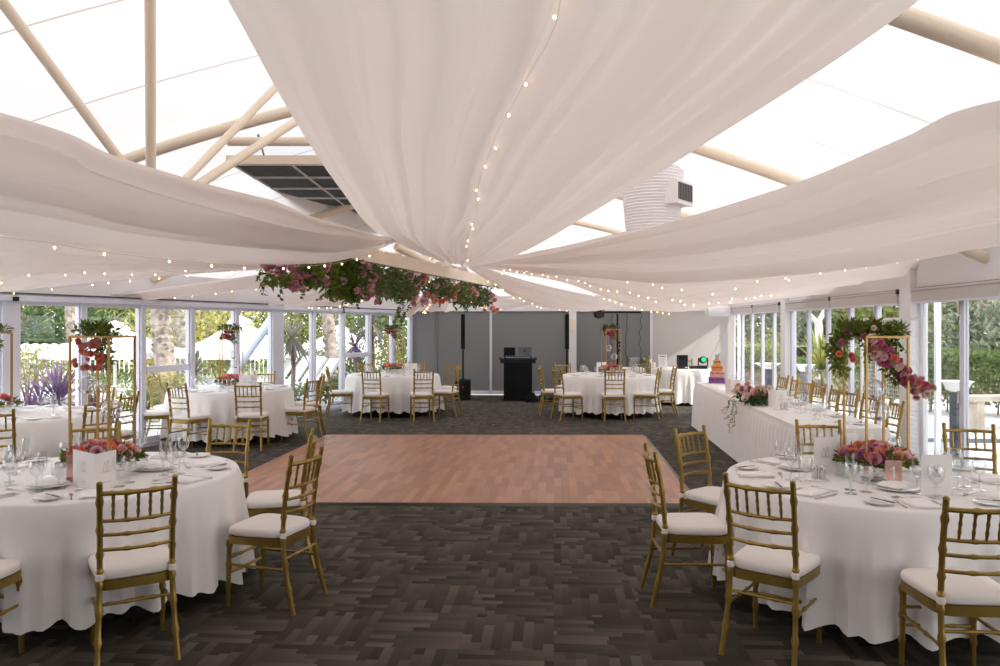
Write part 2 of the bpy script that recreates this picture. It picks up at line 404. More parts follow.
for i in range(len(TL) - 1):
    t0, t1 = TL[i], TL[i + 1]
    w0 = wide.get(i, .085) / 2; w1 = wide.get(i + 1, .085) / 2; nwin += 1
    b = MB()
    b.seg(WL(t0 - (w0 if i == 0 else 0)), WL(t0 + w0), .06, 1.98, .11); b.seg(WL(t1 - w1), WL(t1), .06, 1.98, .11)
    b.seg(WL(t0 + w0), WL(t0 + w0 + .018), .06, 1.98, .05); b.seg(WL(t1 - w1 - .018), WL(t1 - w1), .06, 1.98, .05)
    b.seg(WL(t0 + w0), WL(t1 - w1), 1.935, 1.98, .06); b.seg(WL(t0 + w0), WL(t1 - w1), .06, .13, .06)
    fr_ = struct(b.build('window_%d' % nwin, 'frame_white', smooth=False))
    g = MB().seg(WL(t0 + w0 + .03), WL(t1 - w1 - .03), .12, 1.94, .008); struct(g.build('pane', 'window_glass', fr_, False))
    if i in (2, 7):
        g = MB().seg(WL(t0 + w0 + .03, .02), WL(t1 - w1 - .03, .02), 1.03, 1.12, .05); struct(g.build('transom', 'frame_white', fr_, False))
    if i == 7:
        g = MB().tube([WL(t0 + w0 + .06, .05, 1.13), WL(t0 + w0 + .06, .05, 1.28)], .012); g.tube([WL(t0 + w0 + .06, .0, 1.2), WL(t0 + w0 + .06, .06, 1.2)], .012); struct(g.build('handle', 'silver', fr_))

# right glazed folding doors
posts = [18.45, 13.96, 9.05, 4.1, -.9]
b = MB().seg(WR(18.4), WR(REAR), 2.12, 2.46, .12); struct(b.build('wall_right', 'fascia_white', smooth=False))
b = MB().seg(WR(18.4, .06), WR(REAR, .06), 2.115, 2.13, .06); struct(b.build('trim_5', 'dark_steel', smooth=False))
b = MB().seg(WR(18.4), WR(REAR), 0, .05, .14); struct(b.build('baseboard_right', 'frame_white', smooth=False))
for y in posts[1:]:
    struct(MB().seg(WR(y - .14, .03), WR(y + .14, .03), 0, 2.46, .2).build('column', 'fascia_white', smooth=False))
nd = 0
def leafs(ya, yb, n):
    global nd
    for k in range(n):
        y0 = ya + (yb - ya) * k / n; y1 = ya + (yb - ya) * (k + 1) / n; nd += 1; s = -1
        b = MB(); w = .045
        b.seg(WR(y0), WR(y0 - w), .05, 2.0, .05); b.seg(WR(y1 + w), WR(y1), .05, 2.0, .05)
        b.seg(WR(y0), WR(y1), 1.95, 2.12, .07); b.seg(WR(y0), WR(y1), .05, .16, .07)
        f = struct(b.build('door_%d' % nd, 'frame_white', smooth=False))
        struct(MB().seg(WR(y0 - w), WR(y1 + w), .15, 1.96, .008).build('pane', 'window_glass', f, False))
        for z in (.95, 1.88):
            struct(MB().box(WR(y1 + .03, .045, z), (.012, .03, .13)).build('hinge', 'silver', f, False))
leafs(18.36, 14.1, 5); leafs(13.82, 9.19, 5); leafs(8.91, 4.24, 5); leafs(3.96, -.76, 5)
def blind(ya, yb, label):
    t = thing('roller_blind', label, 'blind', WR((ya + yb) / 2, .13, 1.95))
    L = abs(ya - yb) * 1.003; M = Matrix.Rotation(PI / 2 - math.atan(.075), 4, 'Z')
    MB().box((0, 0, .085), (L, .012, .17), M=M).build('blind_fabric', 'blind_grey', t, False)
    MB().box((0, 0, .008), (L, .022, .016), M=M).build('bottom_bar', 'frame_white', t, False)
    b = MB(); b.tube([M @ Vector((-L / 2, .0, .150)), M @ Vector((L / 2, .0, .150))], .018, 10); b.build('roller_tube', 'blind_grey', t)
    MB().box(M @ Vector((-L / 2 - .012, 0, .15)), (.05, .02, .06)).build('bracket', 'dark_steel', t, False)
for ya, yb, lb in ((18.1, 16.15, 'rolled up grey blind over the glass doors in the back right corner'), (16.1, 14.2, 'rolled up grey blind left of the white post nearest the back wall'),
                   (13.75, 11.55, 'rolled up grey blind right of the white post nearest the back wall'), (11.5, 9.25, 'rolled up grey blind over doors behind the tall pink flower stand'),
                   (8.85, 4.3, 'long rolled up grey blind over the wide glass doors nearest the camera')):
    blind(ya, yb, lb)

# outdoors
b = MB(); b.add([(-60, -30, -.12), (60, -30, -.12), (60, 90, -.12), (-60, 90, -.12)], [(0, 1, 2, 3)]); struct(b.build('ground', 'patio', smooth=False))

# roof steel: node tree of struts, hub, panel grid, beam
def strut(p, q, r=.036, mt='beige_paint', nm='ceiling_strut'):
    return struct(MB().tube([p, q], r, 10).build(nm, mt))
def to_roof(px, py):
    """first roof point along the picture ray"""
    d = 1.5
    while d < 14:
        p = at(px, py, d)
        if p.z > roof(p.x, p.y) - .09: return p
        d += .02
    return p
node = at(155, 207, 6.0)
strut(node, to_roof(-20, -28)); strut(node + Vector((-.03, 0, -.1)), to_roof(150, -30)); strut(node + Vector((.03, 0, 0)), to_roof(278, 85), .034); strut(node + Vector((.08, .1, .05)), to_roof(330, 99), .038)
# mirrored node on the far side of the centre drape
node2 = at(780, 205, 9.5)
strut(at(228, 141.5, 7.7), at(470, 141.5, 7.7), .045)
pg = thing('ceiling_panel', 'dark grey suspended ceiling panel grid with white rails beside the central drape', 'ceiling panel', at(232, 165, 8.08))
pg['kind'] = 'structure'
o0 = pg.location.copy(); zz = o0.z
def PG(i, j): return Vector((i, j, 0))
b = MB()
for j in range(7):
    for i in range(3):
        p = PG(i * .62 + .31, j * .71 + .355); b.box((p.x, p.y, .03), (.60, .69, .03), 0)
struct(b.build('panel', 'panel_dark', pg, False))
b = MB()
for i in range(4): b.box((*PG(i * .62, 2.485)[:2], .012), (.012, 4.98, .03), 0)
for j in range(8): b.box((*PG(.93, j * .71)[:2], .008), (1.88, .009, .03), 0)
struct(b.build('rail', 'white_paint', pg, False))
b = MB(); b.box((*PG(.93, -.03)[:2], .045), (1.95, .05, .09), 0); b.tube([PG(.95, 2.75) + Vector((0, 0, -.04)), PG(.95, 4.6) + Vector((0, 0, -.04))], .05, 8)
struct(b.build('edge_beam', 'beige_paint', pg, False))
for x in (.35, 1.05):
    b = MB().tube([PG(x, -.03) + Vector((0, 0, .08)), PG(x, -.25) + Vector((0, 0, .26))], .012, 6); struct(b.build('hanger', 'silver', pg))
# beam that carries the garland
BA, BB = -2.905, .2392
def beam(px): d = BA / ((px - 500) / F - BB); return Vector(((px - 500) / F * d, d, H + .65))
p, q_ = beam(262), beam(492.5); d = q_ - p
b = MB().box((p + q_) / 2, (d.length, .09, .13), math.atan2(d.y, d.x)); struct(b.build('beam', 'beige_paint', smooth=False))
strut(at(396, 246, 9.0), at(434, 266, 9.35), .05, nm='ceiling_strut'); strut(at(418, 236, 9.8), at(430, 268, 9.4), .04); strut(at(436, 250, 9.8), at(432, 268, 9.4), .035)
struct(MB().box(at(430, 268, 9.4), (.22, .22, .12), .5).build('ceiling_bracket', 'beige_paint', smooth=False))

# air duct with side grille
dc = Vector((1.78, 9.0, 0)); zt = roof(1.78, 9.0)
du = thing('ceiling_air_duct', 'large white ribbed air duct with side grille hanging under the roof', 'air duct', (dc.x, dc.y, 2.75))
prof = []; hh = zt - 2.75
for i in range(25):
    z = hh * i / 24; r = .30 + .07 * i / 24; prof += [(r, z), (r + .005, z + hh / 72), (r + .012, z + hh / 36)]
MB().lathe(prof[:-2], 28).build('duct_pipe', 'duct_white', du)
Mv = Matrix.Rotation(rad(-38), 4, 'Z')
b = MB().box((.30, 0, .45), (.22, .42, .26), M=Mv); bo = b.build('outlet_box', 'duct_white', du, False)
b = MB()
for k in range(9): b.box((.415, -.17 + k * .0425, .46), (.012, .022, .19), M=Mv)
b.build('grille', 'dark_steel', bo, False)
dd = thing('ceiling_air_duct', 'short white round air duct end in the back right corner above the doors', 'air duct', at(719, 311, 17.9))
b = MB(); b.tube([(-.30, 0, -.0), (-.28, 0, 0), (.2, 0, 0), (.24, 0, 0)], [.06, .12, .12, .1], 16); b.build('duct_pipe', 'duct_white', dd)
b = MB(); b.tube([(.1, 0, 0), (.13, 0, 0)], .128, 16); b.build('collar', 'duct_white', dd)

# ================================================================== DRAPES
rnd = random.Random(3)
def P3(l): return [at(*p) if abs(p[0]) > 20 or abs(p[1]) > 20 else Vector((p[0], p[1], H + p[2])) for p in l]
class Swag:
    def __init__(s, label, L, R, pleats=5, amp=.05, sag=.06, seed=0, nu=60, nv=60, seam=None):
        s.seam = seam
        s.L, s.R, s.pl, s.amp, s.sag = P3(L), P3(R), pleats, amp, sag
        r = random.Random(seed); s.ph = [r.uniform(0, 6.28) for _ in range(4)]; s.fr = [pleats, pleats * 1.7, pleats * .53, pleats * 2.9]
        o = MB().grid(lambda u, v: s.p(u, v), nu, nv).build('ceiling_drape', 'drape_fabric')
        tag(o, label, 'drape'); s.o = o
    def p(s, u, v, below=0.0):
        a, b = catmull(s.L, u), catmull(s.R, u); w = (b - a).length; q = a.lerp(b, v)
        k = min(1, .35 + 1.6 * u) * min(1.0, w / .8 + .15)
        f = 0
        for i, (fr_, ph, am) in enumerate(zip(s.fr, s.ph, (1.0, .6, .8, .35))):
            x = 2 * PI * fr_ * v + ph + .5 * math.sin(2.3 * u + ph)
            f += am * (.45 * math.sin(x) + 1.1 * (.6 - abs(math.sin(x / 2)) ** .8))
        f = f + 1.15
        q.z += .85 * s.amp * k * f * min(1, .25 + 5 * min(v, 1 - v)) * .8
        if s.seam:
            q.z += .075 * math.exp(-((v - s.seam(u)) / .022) ** 2)
        q.z -= s.sag * w * 4 * v * (1 - v) * min(1, u * 3)
        q.z -= below
        return q
SW = {}
def SEAM(u): return .47 + .26 * max(0, 1 - u / .45) ** 1.5
SW['A'] = Swag('widest white ceiling drape sweeping from the hub straight over the camera',
    [(441, 262, 9.4), (380, 235, 7.4), (340, 190, 5.6), (290, 115, 4.2), (225, 0, 3.0), (-1.15, 2.2, 1.5), (-1.25, 1.56, 1.7)],
    [(472, 269, 9.4), (520, 255, 8.2), (600, 210, 6.2), (700, 150, 4.6), (925, 0, 3.0), (1.70, 2.2, 1.5), (1.75, 1.56, 1.7)], 5, .09, .07, 1, 90, 150, seam=SEAM)
SW['L1'] = Swag('white ceiling drape on the left sagging below the steel struts nearest the camera',
    [(404, 236, 8.2), (385, 238, 7.2), (340, 235, 6.0), (300, 229, 5.3), (200, 205, 4.4), (100, 174, 3.65), (0, 133, 3.15), (-3.6, 2.0, 1.05), (-6.2, .4, .75)],
    [(404, 240, 8.3), (385, 247, 7.3), (366, 255, 6.6), (335, 263, 6.0), (300, 266, 5.5), (240, 265, 5.1), (132, 255, 4.7), (0, 237, 4.2), (-4.4, 3.2, .6), (-6.9, 2.2, .5)], 3.2, .15, .05, 5, 90, 110)
SW['L2'] = Swag('white ceiling drape running to the left window wall, second from the camera',
    [(450, 262, 9.5), (350, 262, 9.4), (250, 262, 8.8), (100, 250, 7.4), (0, 240, 6.6), (-6.3, 6.6, .55)],
    [(452, 266, 9.7), (350, 268, 9.6), (240, 271, 9.4), (160, 278, 9.0), (96, 284, 8.7), (0, 294, 8.4), (-5.75, 8.5, .34)], 3, .11, .04, 8)
SW['L4'] = Swag('slim white ceiling drape to the left window wall, third from the camera',
    [(452, 266, 9.7), (350, 272, 10.0), (270, 277, 10.2), (200, 285, 10.4), (130, 294, 10.3), (90, 297, 10.0)],
    [(454, 267, 9.7), (370, 280, 10.4), (300, 285, 10.9), (230, 292, 11.2), (160, 298, 11.2), (110, 300, 10.9)], 3, .08, .05, 11)
SW['L3'] = Swag('white ceiling drape dipping behind the left end of the hanging garland',
    [(452, 266, 9.8), (400, 277, 10.6), (327, 289, 11.8), (302, 298, 12.6), (262, 304, 13.2)],
    [(457, 267, 9.8), (420, 285, 10.8), (366, 299, 12.0), (340, 305.5, 12.8), (305, 306, 13.7)], 3, .12, .06, 14)
SW['BL'] = Swag('white ceiling drape hanging in deep folds below the middle of the hanging garland',
    [(448, 266, 9.8), (420, 300, 11.5), (399, 315, 13.0), (404, 311, 15.0), (412, 305, 18.2)],
    [(458, 267, 9.8), (454, 293, 11.5), (445, 312, 13.0), (455, 309, 15.0), (462, 303, 18.2)], 2.2, .15, .04, 21)
SW['B0'] = Swag('short white ceiling drape to the back wall above the black speaker',
    [(458, 267, 9.8), (462, 297, 12.5), (470, 307, 14.5), (490, 310, 16.5), (520, 303, 18.2)],
    [(466, 267, 9.8), (480, 288, 12.0), (505, 299, 15.0), (520, 301, 17.0), (545, 300, 18.2)], 3, .09, .05, 23)
SW['R3'] = Swag('white ceiling drape to the back wall with its belly right of the tall speakers',
    [(468, 268, 9.8), (519, 300, 11.5), (550, 308.5, 13.0), (572, 308.5, 14.5), (600, 301, 16.5), (640, 296, 18.2)],
    [(478, 266, 9.8), (540, 285, 11.0), (600, 298, 12.5), (650, 300, 14.5), (680, 298, 16.5), (700, 298, 18.0)], 4, .08, .05, 27)
SW['R2'] = Swag('lowest white ceiling drape dipping in front of the grey back wall on the right',
    [(474, 267, 9.8), (528, 276, 10.0), (564, 283, 10.2), (598, 296, 10.8), (637, 308.5, 11.4), (672, 313, 11.9), (712, 306, 12.4), (760, 300, 12.7), (806, 295, 12.8)],
    [(485, 264, 9.7), (530, 268, 9.5), (580, 274, 9.35), (640, 280, 9.2), (700, 283, 9.1), (780, 274, 8.9), (840, 265, 8.4), (900, 255, 7.9), (1004, 237, 7.2)], 4, .10, .02, 31, 90, 120)
SW['R1'] = Swag('long white ceiling drape on the right side nearest the camera',
    [(480, 262, 9.4), (540, 258, 8.7), (620, 240, 7.3), (700, 220, 6.2), (800, 190, 5.2), (900, 150, 4.35), (1000, 113, 3.75), (3.4, 2.9, 1.0), (4.25, 1.9, .85)],
    [(478, 265, 9.6), (540, 271, 9.4), (600, 276, 9.1), (660, 279, 8.6), (760, 274, 7.8), (880, 263, 6.8), (1000, 243, 6.1), (4.2, 5.6, .62), (4.5, 5.0, .6)], 4, .16, .04, 36, 90, 120)

bulb_me = MB().lathe([(.0005, -.008), (.0045, -.006), (.0065, -.002), (.0065, .003), (.0045, .006), (.0005, .008)], 8).mesh('bulb', 'bulb')
def fairy(label, sw, v, u0, u1, n, below=.03, wob=.04, seed=0):
    r = random.Random(seed); t = thing('fairy_light_string', label, 'string lights', (0, 0, 0))
    def low(u, v_, bl):
        q = SW[sw].p(u, v_); q.z = min(SW[sw].p(u, min(1, max(0, v_ + d))).z for d in ((-.006, 0, .006) if sw == 'A' else (-.06, -.03, 0, .03, .06))) - bl; return q
    pts = [low(u0 + (u1 - u0) * i / (n * 2), min(1, max(0, (v(u0 + (u1 - u0) * i / (n * 2)) if callable(v) else v) + wob * .5 * math.sin(i * .9))), below * .5) for i in range(n * 2 + 1)]
    MB().tube(pts, .0012, 4).build('wire', 'wire_clear', t)
    for i in range(n):
        u = u0 + (u1 - u0) * (i + .5 + r.uniform(-.3, .3)) / n
        p = low(u, min(1, max(0, (v(u) if callable(v) else v) + r.uniform(-wob, wob))), below); link('bulb', bulb_me, t, p)
fairy('fairy light string along the centre seam of the widest drape', 'A', SEAM, .06, .95, 17, .035, .012, 1)
fairy('fairy light string under the lower edge of the nearest left drape', 'L1', .93, .05, .95, 16, .03, .05, 2)
fairy('fairy light string along the upper part of the second left drape', 'L2', .60, .1, .98, 18, .03, .08, 3)
fairy('fairy light string under the lower edge of the second left drape', 'L2', .93, .1, .98, 16, .03, .05, 4)
fairy('fairy light string under the slim third left drape', 'L4', .8, .2, .98, 12, .03, .08, 5)
fairy('fairy light string on the drape behind the left end of the garland', 'L3', .8, .15, .95, 18, .03, .05, 6)
fairy('fairy light string down the folds of the drape under the garland', 'BL', .55, .3, .62, 8, .03, .03, 7)
fairy('fairy light string on the short drape to the back wall', 'B0', .3, .2, .9, 10, .03, .05, 8)
fairy('fairy light string along the drape to the back wall on the right', 'R3', .12, .05, .8, 24, .03, .04, 9)
fairy('fairy light string along the low edge of the lowest right drape', 'R2', .10, .05, .6, 26, .03, .03, 10)
fairy('fairy light string along the middle of the lowest right drape', 'R2', .45, .05, .8, 30, .03, .04, 11)
fairy('fairy light string under the lower edge of the nearest right drape', 'R1', .95, .05, .95, 30, .03, .04, 12)
fairy('fairy light string near the wall end of the lowest right drape', 'R2', .8, .35, .98, 14, .03, .06, 13)

# ================================================================== CHAIRS
def bamboo(pts, r, step=.024, every=5, seg=7, taper=1.0):
    L = sum((pts[i + 1] - pts[i]).length for i in range(len(pts) - 1)); n = max(3, int(L / step))
    P = [catmull(pts, i / n) for i in range(n + 1)]
    rr = [r * (1 + (taper - 1) * i / n) * (1.38 if 0 < i < n and i % every == 0 else .97) for i in range(n + 1)]
    return MB().tube(P, rr, seg)
V = Vector
def rounded(wf, wb, df, db, k, n=40, e=5.0):
    out = []
    for i in range(n):
        a = 2 * PI * i / n; c, s = math.cos(a), math.sin(a)
        x = math.copysign(abs(c) ** (2 / e), c); y = math.copysign(abs(s) ** (2 / e), s)
        yy = (df if y > 0 else db) * y; w = wb + (wf - wb) * (y + 1) / 2
        out.append((x * w * k, yy * k))
    return out
def cushion_mb(wf=.205, wb=.18, d=.20, z0=.43, th=.055):
    b = MB(); lv = [(.90, 0), (.985, .01), (1.0, .02), (1.0, .034), (.975, .047), (.90, th), (.6, th + .006), (.2, th + .008)]
    base = len(b.v); n = 40
    for k, z in lv:
        for x, y in rounded(wf, wb, d, d, k): b.v.append(V((x, y, z0 + z)))
    for i in range(len(lv) - 1):
        for j in range(n):
            b.f.append((base + i * n + j, base + i * n + (j + 1) % n, base + (i + 1) * n + (j + 1) % n, base + (i + 1) * n + j))
    b.f.append(tuple(range(n))[::-1]); b.f.append(tuple((len(lv) - 1) * n + j for j in range(n)))
    return b
POST = [V((.183, -.275, 0)), V((.172, -.222, .22)), V((.166, -.195, .42)), V((.165, -.195, .52)), V((.166, -.212, .70)), V((.170, -.252, .92))]
def post_at(z):
    for i in range(60):
        p = catmull(POST, i / 60); q = catmull(POST, (i + 1) / 60)
        if p.z <= z <= q.z: return p.lerp(q, (z - p.z) / (q.z - p.z))
    return POST[-1]
def flipx(p): return V((-p.x, p.y, p.z))
CH = {}
def chair_parts():
    for s in (1, -1):
        g = (lambda p: p) if s == 1 else flipx
        b = bamboo([g(p) for p in POST], .0145, seg=8); e = g(POST[-1]); b.lathe([(.0145, 0), (.016, .006), (.012, .014), (.001, .018)], 8, Matrix.Translation(e))
        CH['rear_leg%d' % s] = ('rear_leg', b.mesh('rear_leg', 'gold'))
        CH['front_leg%d' % s] = ('front_leg', bamboo([g(V((.172, .185, 0))), g(V((.170, .180, .2))), g(V((.168, .175, .40)))], .0135, taper=1.25).mesh('front_leg', 'gold'))
        a = g(V((.170, .18, .255))); c = g(post_at(.255)); CH['side_stretcher%d' % s] = ('side_stretcher', bamboo([a, (a + c) / 2, c], .0085).mesh('side_stretcher', 'gold'))
    for k, z in enumerate((.20, .29)):
        CH['front_stretcher%d' % k] = ('front_stretcher', bamboo([V((-.170, .18, z)), V((0, .18, z)), V((.170, .18, z))], .0085).mesh('front_stretcher', 'gold'))
    p = post_at(.32); CH['back_stretcher'] = ('back_stretcher', bamboo([flipx(p), V((0, p.y, p.z)), p], .0085).mesh('back_stretcher', 'gold'))
    b = MB(); b.prism(rounded(.195, .172, .195, .200, 1.0, 36, 7), .385, .43); CH['seat_frame'] = ('seat_frame', b.mesh('seat_frame', 'gold'))
    for k, z in enumerate((.875, .735, .665, .59)):
        p = post_at(z); bow = .035; r = .0125 if k == 0 else .0095
        CH['rail%d' % k] = ('top_rail' if k == 0 else 'back_rail', bamboo([flipx(p), V((-p.x * .5, p.y - bow * .75, z)), V((0, p.y - bow, z)), V((p.x * .5, p.y - bow * .75, z)), p], r).mesh('back_rail', 'gold'))
    for k in range(5):
        x = -.11 + .055 * k; f = 1 - (x / .168) ** 2
        a = post_at(.735); c = post_at(.875)
        CH['spindle%d' % k] = ('spindle', bamboo([V((x, a.y - .035 * f, .735)), V((x, (a.y + c.y) / 2 - .035 * f, .805)), V((x, c.y - .035 * f, .875))], .0065, .02, 2).mesh('spindle', 'gold'))
    CH['cushion'] = ('cushion', cushion_mb().mesh('cushion', 'cushion'))
    for s in (1, -1):
        b = MB(); M = Matrix.Translation((.165 * s, -.195, .455)); b.lathe([(.012, -.018), (.0195, -.014), (.021, 0), (.019, .012), (.012, .016)], 8, M); CH['tie%d' % s] = ('tie', b.mesh('tie', 'cushion'))
chair_parts()
proto_chair = None
def chair(x, y, fx, fy, label, group):
    global proto_chair
    rz = math.atan2(-fx, fy); l_ = math.hypot(fx, fy); x += .05 * fx / l_; y += .05 * fy / l_
    if proto_chair is None:
        t = proto_chair = thing('dining_chair', label, 'chair', (x, y, 0), rz, group); cu = None
        for k, (nm, me) in CH.items():
            if nm == 'tie': link(nm, me, cu)
            else:
                o = link(nm, me, t)
                if nm == 'cushion': cu = o; o['label'] = 'off white tied seat cushion'
        bpy.context.view_layer.update()
        return t
    return copy_tree(proto_chair, (x, y, 0), rz, label, group)

# ================================================================== TABLES
T1, T2, T3, T4, T5, T6 = V((-2.58, 4.90, 0)), V((2.30, 4.74, 0)), V((-5.20, 8.2, 0)), V((-4.05, 11.6, 0)), V((-2.08, 15.0, 0)), V((2.09, 14.8, 0))
TN = ['front left table', 'front right table', 'table behind the front left one', 'middle left window table', 'back left table', 'back right table']
def cloth_mb(R, top, hem, seed, folds=20, flare=.075):
    r = random.Random(seed); ph = [r.uniform(0, 6.28) for _ in range(6)]; n = 240
    def wav(a):
        x = folds * a + ph[0] + .9 * math.sin(3 * a + ph[1]); y = (folds * 1.6 // 1) * a + ph[2] + .6 * math.sin(4 * a + ph[4])
        return .75 * (1.15 - 2 * abs(math.sin(x / 2)) ** 1.3) + .5 * math.sin(y) + .35 * math.sin(5 * a + ph[3]) + .22 * math.sin(2.6 * x + ph[5])
    b = MB(); prof = [(0.001, 0), (.5, 0), (.9, 0), (.975, -.001), (.993, -.006), (1.0, -.016)]
    rows = []
    for k, (f, z) in enumerate(prof): rows.append([(R * f * math.cos(2 * PI * i / n), R * f * math.sin(2 * PI * i / n), top + z) for i in range(n)])
    for q in range(1, 13):
        q = q / 12; row = []
        for i in range(n):
            a = 2 * PI * i / n; w = wav(a); rr = R + .014 + q ** .7 * (flare * .6 + flare * .62 * w * min(1, q * 2.2))
            row.append((rr * math.cos(a), rr * math.sin(a), top - .016 - (top - .016 - hem) * q + (.012 * math.sin(3 * a + ph[5]) - .02 * w) * q))
        rows.append(row)
    for row in rows: b.v.extend(V(p) for p in row)
    for i in range(len(rows) - 1):
        for j in range(n):
            b.f.append((i * n + j, (i + 1) * n + j, (i + 1) * n + (j + 1) % n, i * n + (j + 1) % n))
    return b
def round_table(c, label, seed, R=.9, hem=.10):
    t = thing('round_table', 'round folding table under white cloth, the ' + label, 'table', c)
    b = MB(); b.lathe([(.001, .705), (R - .04, .705), (R - .025, .715), (R - .025, .738), (R - .04, .742), (.001, .742)], 48, cap=False); b.build('tabletop', 'sleeper', t)
    for k in range(4):
        a = PI / 4 + k * PI / 2; d = V((math.cos(a), math.sin(a), 0)); s = V((-d.y, d.x, 0))
        b = MB(); b.tube([d * .60 + V((0, 0, .70)), d * .66 + V((0, 0, .03)), d * .66 + V((0, 0, 0.0))], .016, 8); b.build('leg', 'black_paint', t)
    o = cloth_mb(R, .752, hem, seed).build('tablecloth', 'table_linen'); o.location = c
    tag(o, 'white cloth draped over the ' + label, 'tablecloth')
    return t
for k, c in enumerate((T1, T2, T3, T4, T5, T6)): round_table(c, TN[k], 40 + k, .87 if k < 2 else .89, .125 if k < 2 else .10)

def chairs_at(c, group, rows):  # each row: place, label, facing
    for r in rows:
        x, y, lab = r[0], r[1], r[2]
        if len(r) > 3: fx, fy = r[3], r[4]
        else: fx, fy = c.x - x, c.y - y
        chair(x, y, fx, fy, 'gold chair ' + lab, group)
chairs_at(T1, 'chairs around the front left table', [
    (-1.90, 3.99, 'with its back to camera before the front left table', -.52, .85),
    (-1.365, 4.735, 'side-on right of the front left table, nearest the camera there', -.955, .30),
    (-1.55, 5.5, 'right of the front left table, half behind another chair by the dance floor', -.98, -.2),
    (-2.22, 6.06, 'far side of the front left table, backed by open carpet', -.12, -1),
    (-3.10, 5.85, 'far side of the front left table, behind its tall flower stand', .4, -1),
    (-2.66, 3.76, 'cut off by the left picture edge at the front left table', .05, 1)])
chairs_at(T2, 'chairs around the front right table', [
    (1.42, 4.02, 'turned back to camera at the near left of the front right table', .62, .79),
    (2.16, 3.60, 'back to camera before the front right table, cut by the picture edge', .07, 1),
    (1.14, 4.80, 'side-on left of the front right table, facing right', 1, -.02),
    (1.55, 5.62, 'at the far left of the front right table, beside the dance floor corner', .62, -.78),
    (2.56, 6.02, 'far side of the front right table, before the head table end', -.05, -1),
    (3.58, 5.78, 'far right of the front right table, before the wide glass doors', -.28, -1)])
chairs_at(T3, 'chairs around the table behind the front left one', [
    (-4.68, 7.18, 'back to camera at the left picture edge, at the table behind', -.35, 1),
    (-4.05, 7.62, 'dark against the window between the flower stand rods', -.85, .52),
    (-4.42, 8.80, 'side-on by the window behind the right rod of the flower stand', -1, .1),
    (-4.98, 9.36, 'beyond the table by the window, behind its glasses', -.2, -1)])
chairs_at(T4, 'chairs around the table under the outside strut', [
    (-4.93, 10.92, 'facing right at the left of the table under the outside strut', .95, .3),
    (-5.08, 11.72, 'by the window left of the table under the outside strut', 1, -.05),
    (-4.22, 10.42, 'turned three-quarter before the table under the outside strut', .42, .9),
    (-3.42, 10.60, 'back to camera, right front of the table under the outside strut', -.06, 1),
    (-2.93, 11.40, 'facing left at the right of the table under the outside strut', -.94, .33),
    (-3.02, 12.25, 'behind another chair at the right of the table under the outside strut', -.9, -.3),
    (-3.95, 12.72, 'beyond the table under the outside strut, facing the camera', 0, -1)])
chairs_at(T5, 'chairs around the far left table', [
    (-3.02, 14.38, 'facing right at the window side of the far left table', .96, .28),
    (-2.24, 13.80, 'back to camera left of centre at the far left table', .22, .97),
    (-1.40, 13.84, 'back to camera right of centre at the far left table', -.25, .97),
    (-.98, 14.50, 'facing left in front of the black sub speaker', -.96, .25),
    (-1.06, 15.40, 'right far side of the far left table, facing the camera', -.55, -.8),
    (-1.78, 16.15, 'beyond the far left table, facing the camera under a flower stand', -.1, -1),
    (-2.75, 16.0, 'beyond the far left table at its left, facing the camera', .4, -1)])
chairs_at(T6, 'chairs around the far right table', [
    (2.02, 13.70, 'back to camera in the middle of the far right table', .02, 1),
    (2.70, 14.0, 'facing left at the right front of the far right table', -.95, .35),
    (3.12, 14.62, 'seen edge-on at the right of the far right table', -.99, .05),
    (2.88, 15.72, 'beyond the far right table, facing the camera by the gift tables', -.3, -1),
    (1.20, 13.92, 'facing right at the left front of the far right table', .93, .4),
    (.96, 14.62, 'seen edge-on at the left of the far right table', 1, .05),
    (1.36, 15.62, 'beyond the far right table at its left, facing the camera', .4, -1)])
hy = [11.95, 11.4, 10.85, 10.3, 9.75, 9.2, 8.55, 7.95]
ordn = ['farthest', 'second farthest', 'third farthest', 'fourth farthest', 'fourth nearest', 'third nearest', 'second nearest', 'nearest']
for k, y in enumerate(hy):
    chair(xr(y) - .90 + (.0 if k < 6 else -.02), y, -1, -.05 + .22 * math.sin(k * 2.1), 'gold chair at the window side of the head table, %s from the camera' % ordn[k], 'chairs along the head table')
chair(4.28, 17.75, -.1, -1, 'gold chair behind the corner table with the stage light', 'chairs by the back wall')

